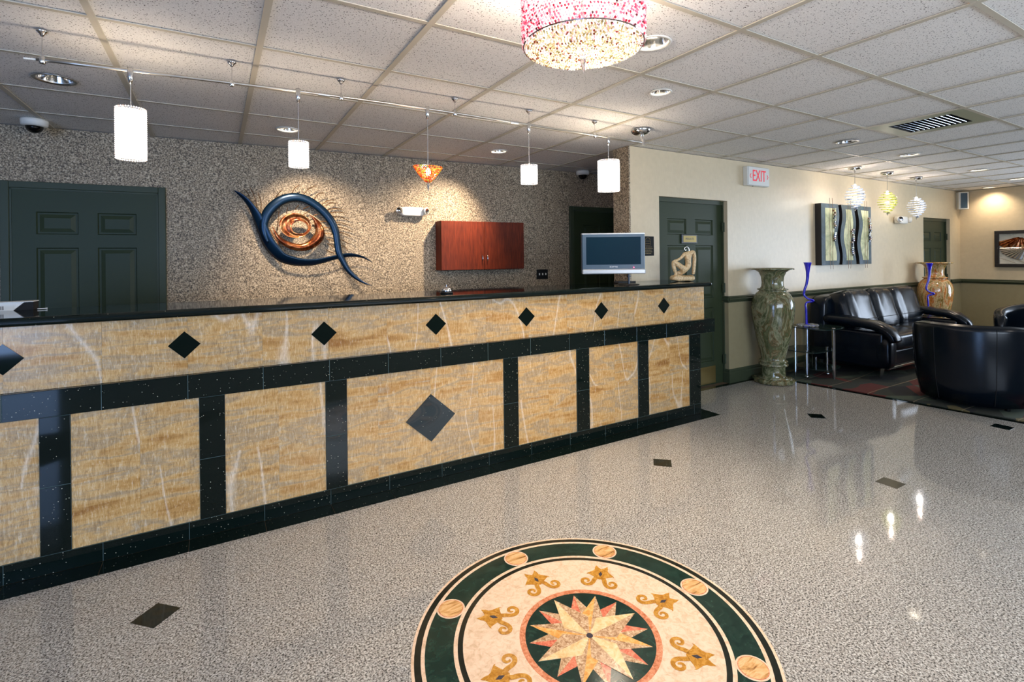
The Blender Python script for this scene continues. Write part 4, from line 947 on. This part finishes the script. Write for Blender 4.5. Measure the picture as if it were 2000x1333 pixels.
# ---- framed picture on the far wall
pic = thing('framed_picture', 'black framed picture with copper fan shapes on the far cream wall', 'picture', (XR, 2.965, 1.112), -pi / 2)
PW, PH = 1.12, .565
bm = bmesh.new(); box(bm, 0, -.05, 0, PW, -.001, .05, .003); box(bm, 0, -.05, PH - .05, PW, -.001, PH, .003); box(bm, 0, -.05, .05, .05, -.001, PH - .05, .003); box(bm, PW - .05, -.05, .05, PW, -.001, PH - .05, .003)
obj('picture_frame', bm, M['panel_black'], pic); obj('ivory_mat', B(.05, -.016, .05, PW - .05, -.003, PH - .05), M['canvas'], pic)
def fan(name, c, a0, a1, r0, r1, mat, out):
    bm = bmesh.new(); n = 16; P_ = [(c[0] + r1 * cos(a0 + (a1 - a0) * k / n), c[1] + r1 * .62 * sin(a0 + (a1 - a0) * k / n)) for k in range(n + 1)] + [(c[0] + r0 * cos(a1 - (a1 - a0) * k / n), c[1] + r0 * .62 * sin(a1 - (a1 - a0) * k / n)) for k in range(n + 1)]
    m_ = len(P_) // 2; f_ = [bm.verts.new((a, -out - .012 * (k % 2), b)) for k, (a, b) in enumerate(P_)]
    for i in range(n): bm.faces.new((f_[i], f_[i + 1], f_[len(P_) - 2 - i], f_[len(P_) - 1 - i]))
    o = obj(name, bm, mat, pic); o.modifiers.new('t', 'SOLIDIFY').thickness = .004
fan('copper_fan', (.30, .47), R(205), R(300), .03, .33, M['copper'], .022); fan('copper_fan', (.34, .47), R(272), R(338), .03, .48, M['copper'], .030); fan('grey_fan', (.36, .30), R(180), R(260), .04, .30, M['satin'], .026); fan('grey_fan', (.42, .30), R(262), R(330), .06, .34, M['satin'], .020)
for k in range(6): obj('wire', tube(bmesh.new(), catmull([(.06 + .13 * k, -.045, .14 + .02 * k), (.16 + .12 * k, -.05, .10), (.24 + .12 * k, -.045, .06)], 4), .0018, 5), M['wire'], pic)
bm = bmesh.new(); box(bm, -.09, -.10, -.14, .05, -.005, .14, .006); box(bm, -.07, -.108, -.125, .03, -.10, .125, .004, mat=1)
spk = tag(obj('corner_speaker', bm, [M['white'], M['bezel']], loc=(XR - .07, YB - .045, 2.185)), 'small white corner loudspeaker with dark grille high in the far corner', 'loudspeaker'); spk.rotation_euler[2] = R(-45)
# ---- lounge pendants
def spiral_pendant(label, x_, y_, ztop, zbot, r, rods, col, e):
    t = thing('spiral_pendant_lamp', label, 'pendant lamp', (x_, y_, 0), 0, 'glass spiral pendants in the lounge'); zc = CE - .001
    obj('canopy', lathe(bmesh.new(), [(0, zc), (.066, zc), (.068, zc - .010), (.062, zc - .024), (.02, zc - .030), (0, zc - .030)], 32), M['chrome'], t, True)
    bm = bmesh.new(); tube(bm, [(0, 0, ztop), (0, 0, zc - .028)], .003, 8); lathe(bm, [(.008, zc - .055), (.008, zc - .03)], 10); obj('stem', bm, M['chrome'], t)
    bm = bmesh.new(); turns = 9; n = 150; H_ = ztop - zbot - .035
    for i in range(n * 2):
        v = i / (n * 2); z_ = ztop - .012 - H_ * v; rr_ = .018 + (r - .018) * max(0, 1 - abs(2 * v ** .92 - 1) ** 1.8); a = 2 * pi * turns * v
        c = Vector((rr_ * cos(a), rr_ * sin(a), z_)); d_ = Vector((-sin(a), cos(a), 0)); o_ = Vector((cos(a), sin(a), 0))
        q0, q1 = c - o_ * .020, c + o_ * .004; ll = .0046
        vv = []
        for q in (q0, q1):
            for du, dz in ((-ll, -ll), (ll, -ll), (ll, ll), (-ll, ll)): vv.append(bm.verts.new(q + d_ * du + Vector((0, 0, dz))))
        for f in ((0, 1, 2, 3), (7, 6, 5, 4), (0, 4, 5, 1), (1, 5, 6, 2), (2, 6, 7, 3), (3, 7, 4, 0)): bm.faces.new([vv[k] for k in f])
    stuff(obj('glass_spiral', bm, rods, t))
    bm = bmesh.new(); lathe(bm, [(0, zbot + .035), (.012, zbot + .028), (.007, zbot + .014), (.009, zbot + .008), (0, zbot - .004)], 10); obj('drop_crystal', bm, M['crystal'], t)
    bm = bmesh.new(); pillow(bm, (0, 0, ztop - .030), (.016, .016, .024), 1., 12, 8); obj('bulb', bm, M['bulb2'], t, True)
    light('spiral_bulb', 'POINT', (x_, y_, ztop + .012), e * .7, (1, .80, .66), shadow_soft_size=.01)
    light('spiral_bulb', 'POINT', (x_, y_, (ztop + zbot) / 2), e * .9, (1, .94, .88), shadow_soft_size=.02)
spiral_pendant('clear white glass spiral pendant, nearest of the three in the lounge', 6.43, 3.02, 2.160, 1.842, .100, M['rods_white'], 0, 3)
spiral_pendant('yellow green glass spiral pendant between the two white ones', 7.235, 3.03, 2.130, 1.820, .100, M['rods_yellow'], 0, 3)
spiral_pendant('clear bluish glass spiral pendant, farthest of the three in the lounge', 8.06, 3.04, 2.100, 1.796, .103, M['rods_white'], 0, 3)

# ---- tall marble vases
VP = [(0, 0), (.190, 0), (.203, .010), (.206, .030), (.196, .046), (.165, .052), (.122, .058), (.116, .070), (.115, .165), (.120, .176), (.140, .182), (.142, .196), (.126, .204), (.128, .212), (.138, .222), (.134, .232), (.116, .238), (.118, .262), (.132, .330), (.156, .440), (.180, .560), (.198, .670), (.207, .760), (.205, .830), (.190, .890), (.160, .935), (.130, .960), (.128, .968), (.147, .974), (.148, .984), (.120, .990), (.108, 1.010), (.104, 1.050), (.110, 1.110), (.132, 1.160), (.168, 1.182), (.206, 1.186), (.206, 1.196), (.192, 1.202), (.150, 1.196), (.110, 1.170), (.09, 1.05), (0, 1.04)]
def vase(label, x_, y_, mat, s=1.):
    t = thing('tall_marble_vase', label, 'vase', (x_, y_, .0065 if x_ > 6 else .0005))
    k = 16
    obj('vase_foot', lathe(bmesh.new(), [(r_ * s, z_ * s) for r_, z_ in VP[:6]] + [(0, .052 * s)], 12), mat, t)
    obj('vase_body', lathe(bmesh.new(), [(0, .050 * s)] + [(r_ * s, z_ * s) for r_, z_ in VP[5:]], 56), mat, t, True)
vase('tall green veined marble vase standing on the granite floor left of the side table', 5.058, 3.18, M['marble_green'])
vase('tall amber and orange marble vase standing beyond the couch', 8.97, 3.17, M['marble_amber'], 1.0)

# ---- glass side table
ST = thing('glass_side_table', 'three tier smoked glass side table with chrome legs beside the couch', 'table', (0, 0, .0))
TZ = .548
bm = bmesh.new(); n = 22
def blob(cx, cy, rx, ry, e=.6, n=36): return [(cx + rx * math.copysign(abs(cos(2 * pi * k / n)) ** e, cos(2 * pi * k / n)), cy + ry * math.copysign(abs(sin(2 * pi * k / n)) ** e, sin(2 * pi * k / n))) for k in range(n)]
obj('glass_top', prism(bmesh.new(), blob(5.70, 3.08, .245, .225), TZ - .012, TZ), M['glass'], ST)
obj('glass_shelf', prism(bmesh.new(), blob(5.62, 3.14, .225, .20), .290, .300), M['glass'], ST)
obj('glass_shelf', prism(bmesh.new(), blob(5.74, 3.10, .22, .19), .098, .106), M['glass'], ST)
def leg(x_, y_, z0, z1, r=.014, ball=False):
    bm = bmesh.new(); tube(bm, [(x_, y_, z0), (x_, y_, z1)], r, 16); lathe(bm, [(0, z1 + .006), (r * .9, z1 + .004), (r * 1.1, z1)], 16, x_, y_)
    o = obj('table_leg', bm, M['chrome'], ST)
    if ball: bm = bmesh.new(); pillow(bm, (x_, y_, .024), (.020, .020, .018), 1., 14, 8); obj('ball_foot', bm, M['chrome'], o, True)
leg(5.686, 2.895, .006, TZ, .0165); leg(5.86, 3.27, .006, TZ, .0165); leg(5.50, 3.20, .006, TZ, .0145)
leg(5.80, 3.02, .036, .318, .0135, True); leg(5.47, 3.06, .036, .305, .0125, True)
leg(5.83, 3.16, .106, .180, .011)
bm = bmesh.new(); tube(bm, catmull([(5.48, 3.00, .30), (5.52, 3.03, .27), (5.56, 3.05, .19), (5.58, 3.06, .11)], 5), .004, 8); obj('wire_brace', bm, M['chrome'], ST, True)
# ---- cobalt glass vases on coiled feet
def swirl_vase(label, x_, y_, z_, s=1.):
    t = thing('twisted_glass_vase', label, 'vase', (x_, y_, z_), -yaw - R(8)); t.scale = (s, s, s)
    cl = [(-.012, 0, .012), (-.014, 0, .10), (-.016, 0, .19), (-.020, 0, .235), (.004, .02, .262), (.055, .01, .274), (.052, -.01, .288), (.0, -.015, .305), (-.034, 0, .345), (-.030, 0, .40), (-.010, 0, .46), (.002, 0, .53), (.006, 0, .60), (.006, 0, .66), (.006, 0, .705)]
    rd = [.012, .011, .011, .010, .010, .012, .010, .010, .011, .012, .013, .015, .019, .028, .042]
    P_ = catmull([(a, b, c) for a, b, c in cl], 5); R_ = []
    for i in range(len(P_)): f_ = i / 5; k = min(int(f_), len(rd) - 2); R_.append(rd[k] + (rd[k + 1] - rd[k]) * (f_ - k))
    obj('twisted_stem', tube(bmesh.new(), P_, R_, 16), M['cobalt'], t, True)
    bm = bmesh.new()
    for k in range(9): a = 2 * pi * k / 9; pillow(bm, (.075 * cos(a) * 1.1, .075 * sin(a), .014), (.032, .026, .014), 1., 12, 8)
    obj('clear_glass_coil_foot', bm, M['crystal'], t, True)
    bm = bmesh.new(); lathe(bm, [(0, .0), (.05, .0), (.045, .012), (.02, .022), (0, .03)], 20); obj('blue_foot', bm, M['cobalt'], t, True)
swirl_vase('twisted cobalt blue glass vase on the glass side table beside the green marble vase', 5.62, 3.13, TZ + .001)

# ---- couch
LE = M['leather']
sofa = thing('leather_couch', 'black leather couch with pleated back cushions and chrome feet against the cream wall', 'couch', (5.98, 2.50, .0065))
SW_, SD = 2.12, .86
obj('base_frame', B(.10, .06, .13, SW_ - .10, SD - .04, .30, .02, seg=2), LE, sofa)
obj('back_frame', (lambda bm: (pillow(bm, (SW_ / 2, SD - .115, .50), (SW_ / 2 - .035, .105, .36), .22, 40, 16), bm)[-1])(bmesh.new()), LE, sofa, True)
def wrinkle(a, f1=16., f2=5., dirx=1.):
    def fn(v):
        n_ = noise.noise(Vector((v.x * f1, v.y * 3, v.z * f2))) * a; pl = a * .55 * abs(sin(v.x * f1 * 2.1 + v.z * 5)) * max(0, 1 - abs(v.z + .02) / .2) if f2 < 6 else 0; return v + Vector((0, -n_ + (pl if v.y < 0 else 0), n_ * .5))
    return fn
def cushion(name, c, h, e, tilt, a=.012, f1=22., f2=4., seg=44, rings=24):
    bm = bmesh.new(); pillow(bm, (0, 0, 0), h, e, seg, rings, wrinkle(a, f1, f2)); o = obj(name, bm, LE, sofa, True, loc=c); o.rotation_euler[0] = tilt; return o
xs_ = [.17, .77, 1.30, SW_ - .17]
for a, b in zip(xs_, xs_[1:]):
    c_ = cushion('back_cushion', ((a + b) / 2, SD - .285, .650), ((b - a) / 2 + .022, .145, .262), .5, R(-16), .016, 26., 5.)
    bm = bmesh.new(); w2 = (b - a) / 2 * .80; tube(bm, [(-w2 + 2 * w2 * k / 14, -.147, -.105) for k in range(15)], .0035, 6); obj('seam', bm, M['rubber'], c_)
for a, b in ((.20, SW_ / 2), (SW_ / 2, SW_ - .20)): cushion('seat_cushion', ((a + b) / 2, .36, .375), ((b - a) / 2 + .004, .335, .10), .38, 0, .006, 12., 8.)
for s in (0, 1):
    ax = .115 if s == 0 else SW_ - .115
    bm = bmesh.new(); box(bm, ax - .085, .07, .12, ax + .085, SD - .06, .50, .03, seg=3); pillow(bm, (ax, .09, .285), (.088, .085, .165), .5, 20, 12, wrinkle(.006, 14., 14.)); obj('arm_side', bm, LE, sofa, True)
    # rolled pad: runs forward then pours down over the front
    path = [(ax, SD - .16, .600), (ax, SD - .36, .596), (ax, .30, .578), (ax, .16, .560), (ax, .06, .515), (ax, .01, .455), (ax, -.005, .40)]
    P_ = catmull(path, 4); bm = bmesh.new(); n = 20; rings_ = []
    for i, p in enumerate(P_):
        t_ = (P_[min(i + 1, len(P_) - 1)] - P_[max(i - 1, 0)]).normalized(); nrm = Vector((1, 0, 0)).cross(t_).normalized(); f_ = i / (len(P_) - 1)
        hw_ = .104 * (1 - .25 * max(0, f_ - .6) / .4) * (.55 if i == 0 else 1) * (.6 if i == len(P_) - 1 else 1); ht = .050 * (.5 if i in (0, len(P_) - 1) else 1)
        ring_ = []
        for k in range(n):
            a = 2 * pi * k / n; wv = .008 * noise.noise(Vector((p.y * 30, a * 1.5, p.z * 24 + s * 5))); cc = math.copysign(abs(cos(a)) ** .7, cos(a)); ss = math.copysign(abs(sin(a)) ** .7, sin(a))
            ring_.append(bm.verts.new(p + Vector((1, 0, 0)) * (hw_ * cc) + nrm * (ht * ss + wv)))
        rings_.append(ring_)
    for r1, r2 in zip(rings_, rings_[1:]):
        for k in range(n): bm.faces.new((r1[k], r1[(k + 1) % n], r2[(k + 1) % n], r2[k]))
    bm.faces.new(rings_[0]); bm.faces.new(rings_[-1][::-1]); obj('arm_pad', bm, LE, sofa, True)
    lx = .13 if s == 0 else SW_ - .13
    bm = bmesh.new(); tube(bm, [(lx, .14, .006), (lx, .12, .13)], [.014, .022], 14); obj('couch_leg', bm, M['chrome'], sofa)
    bm = bmesh.new(); tube(bm, [(lx, SD - .1, .006), (lx, SD - .12, .13)], [.014, .022], 14); obj('couch_leg', bm, M['chrome'], sofa)
bm = bmesh.new(); box(bm, .12, .055, .105, SW_ - .12, .075, .130, .004); obj('front_rail', bm, M['chrome'], sofa)

# ---- tub chairs
def tub_chair(label, x_, y_, rz, r=.435, h=.715):
    t = thing('leather_tub_chair', label, 'armchair', (x_, y_, .006), rz, 'black leather tub chairs')
    bm = bmesh.new(); A = R(128); n = 56; rin = r - .115; rings_ = []
    for i in range(n + 1):
        a = pi - A + 2 * A * i / n; u_ = abs(a - pi) / A; hh_ = h - .115 * max(0, (u_ - .35) / .65) ** 1.4
        if i in (0, n): sh = .03
        else: sh = 0
        prof = [(r - .055, .035), (r - .022, .20), (r - .004, .45), (r, hh_ - .05), (r - .006, hh_ - .02), (r - .028, hh_ - .003), (r - .055, hh_), ((r + rin) / 2, hh_ + .004), (rin + .03, hh_ - .004), (rin + .006, hh_ - .026), (rin, hh_ - .06), (rin + .012, .42), (rin + .02, .30), (rin + .02, .035)]
        if sh: prof = [(q[0] + ((r + rin) / 2 - q[0]) * .22, q[1] if q[1] < .3 else q[1] - .012) for q in prof]
        rings_.append([bm.verts.new((q[0] * cos(a) * 1.0, q[0] * sin(a), q[1])) for q in prof])
    for r1, r2 in zip(rings_, rings_[1:]):
        for k in range(len(r1)): bm.faces.new((r1[k], r2[k], r2[(k + 1) % len(r1)], r1[(k + 1) % len(r1)]))
    bm.faces.new(rings_[0]); bm.faces.new(rings_[-1][::-1]); obj('barrel_back', bm, LE, t, True)
    bm = bmesh.new(); pillow(bm, (.06, 0, .375), (.36, .305, .085), .45, 36, 14); obj('seat_cushion', bm, LE, t, True)
    bm = bmesh.new(); pillow(bm, (.05, 0, .19), (.36, .300, .125), .25, 32, 12); obj('seat_base', bm, LE, t, True)
    for a in (R(118), R(152), R(208), R(242), R(85), R(275)):
        u_ = abs(a - pi) / A; hh_ = h - .115 * max(0, (u_ - .35) / .65) ** 1.4
        bm = bmesh.new(); tube(bm, [((q + .0008) * cos(a), (q + .0008) * sin(a), z_) for q, z_ in ((r - .050, .05), (r - .022, .20), (r - .004, .45), (r, hh_ - .05), (r - .006, hh_ - .02))], .0022, 6); obj('seam', bm, M['rubber'], t)
    bm = bmesh.new(); tube(bm, [((r - .010) * cos(pi - A + 2 * A * k / 40), (r - .010) * sin(pi - A + 2 * A * k / 40), h - .014 - .115 * max(0, (abs(-A + 2 * A * k / 40) / A - .35) / .65) ** 1.4) for k in range(1, 40)], .0035, 6); obj('piping', bm, M['rubber'], t)
    for sx, sy in ((-.2, -.24), (-.2, .24), (.25, -.22), (.25, .22)):
        bm = bmesh.new(); lathe(bm, [(0, 0), (.018, 0), (.024, .04), (0, .04)], 14, sx, sy); obj('chair_foot', bm, M['black'], t)
tub_chair('black leather tub chair in front, its back turned to the granite floor', 5.885, 1.80, R(8))
tub_chair('black leather tub chair at the right edge, facing the other across the lounge', 8.02, 1.82, R(176))
swirl_vase('twisted cobalt blue glass vase standing beyond the couch near the amber marble vase', 8.42, 3.04, .50)
T2 = thing('glass_end_table', 'glass end table with chrome legs beyond the couch under the farther blue vase', 'table', (8.45, 3.05, 0))
obj('glass_top', lathe(bmesh.new(), [(0, .488), (.23, .488), (.23, .50), (0, .50)], 36), M['glass'], T2)
for k in range(3): a = 2.1 * k + .3; bm = bmesh.new(); tube(bm, [(.17 * cos(a), .17 * sin(a), .006), (.17 * cos(a), .17 * sin(a), .488)], .014, 14); obj('table_leg', bm, M['chrome'], T2)
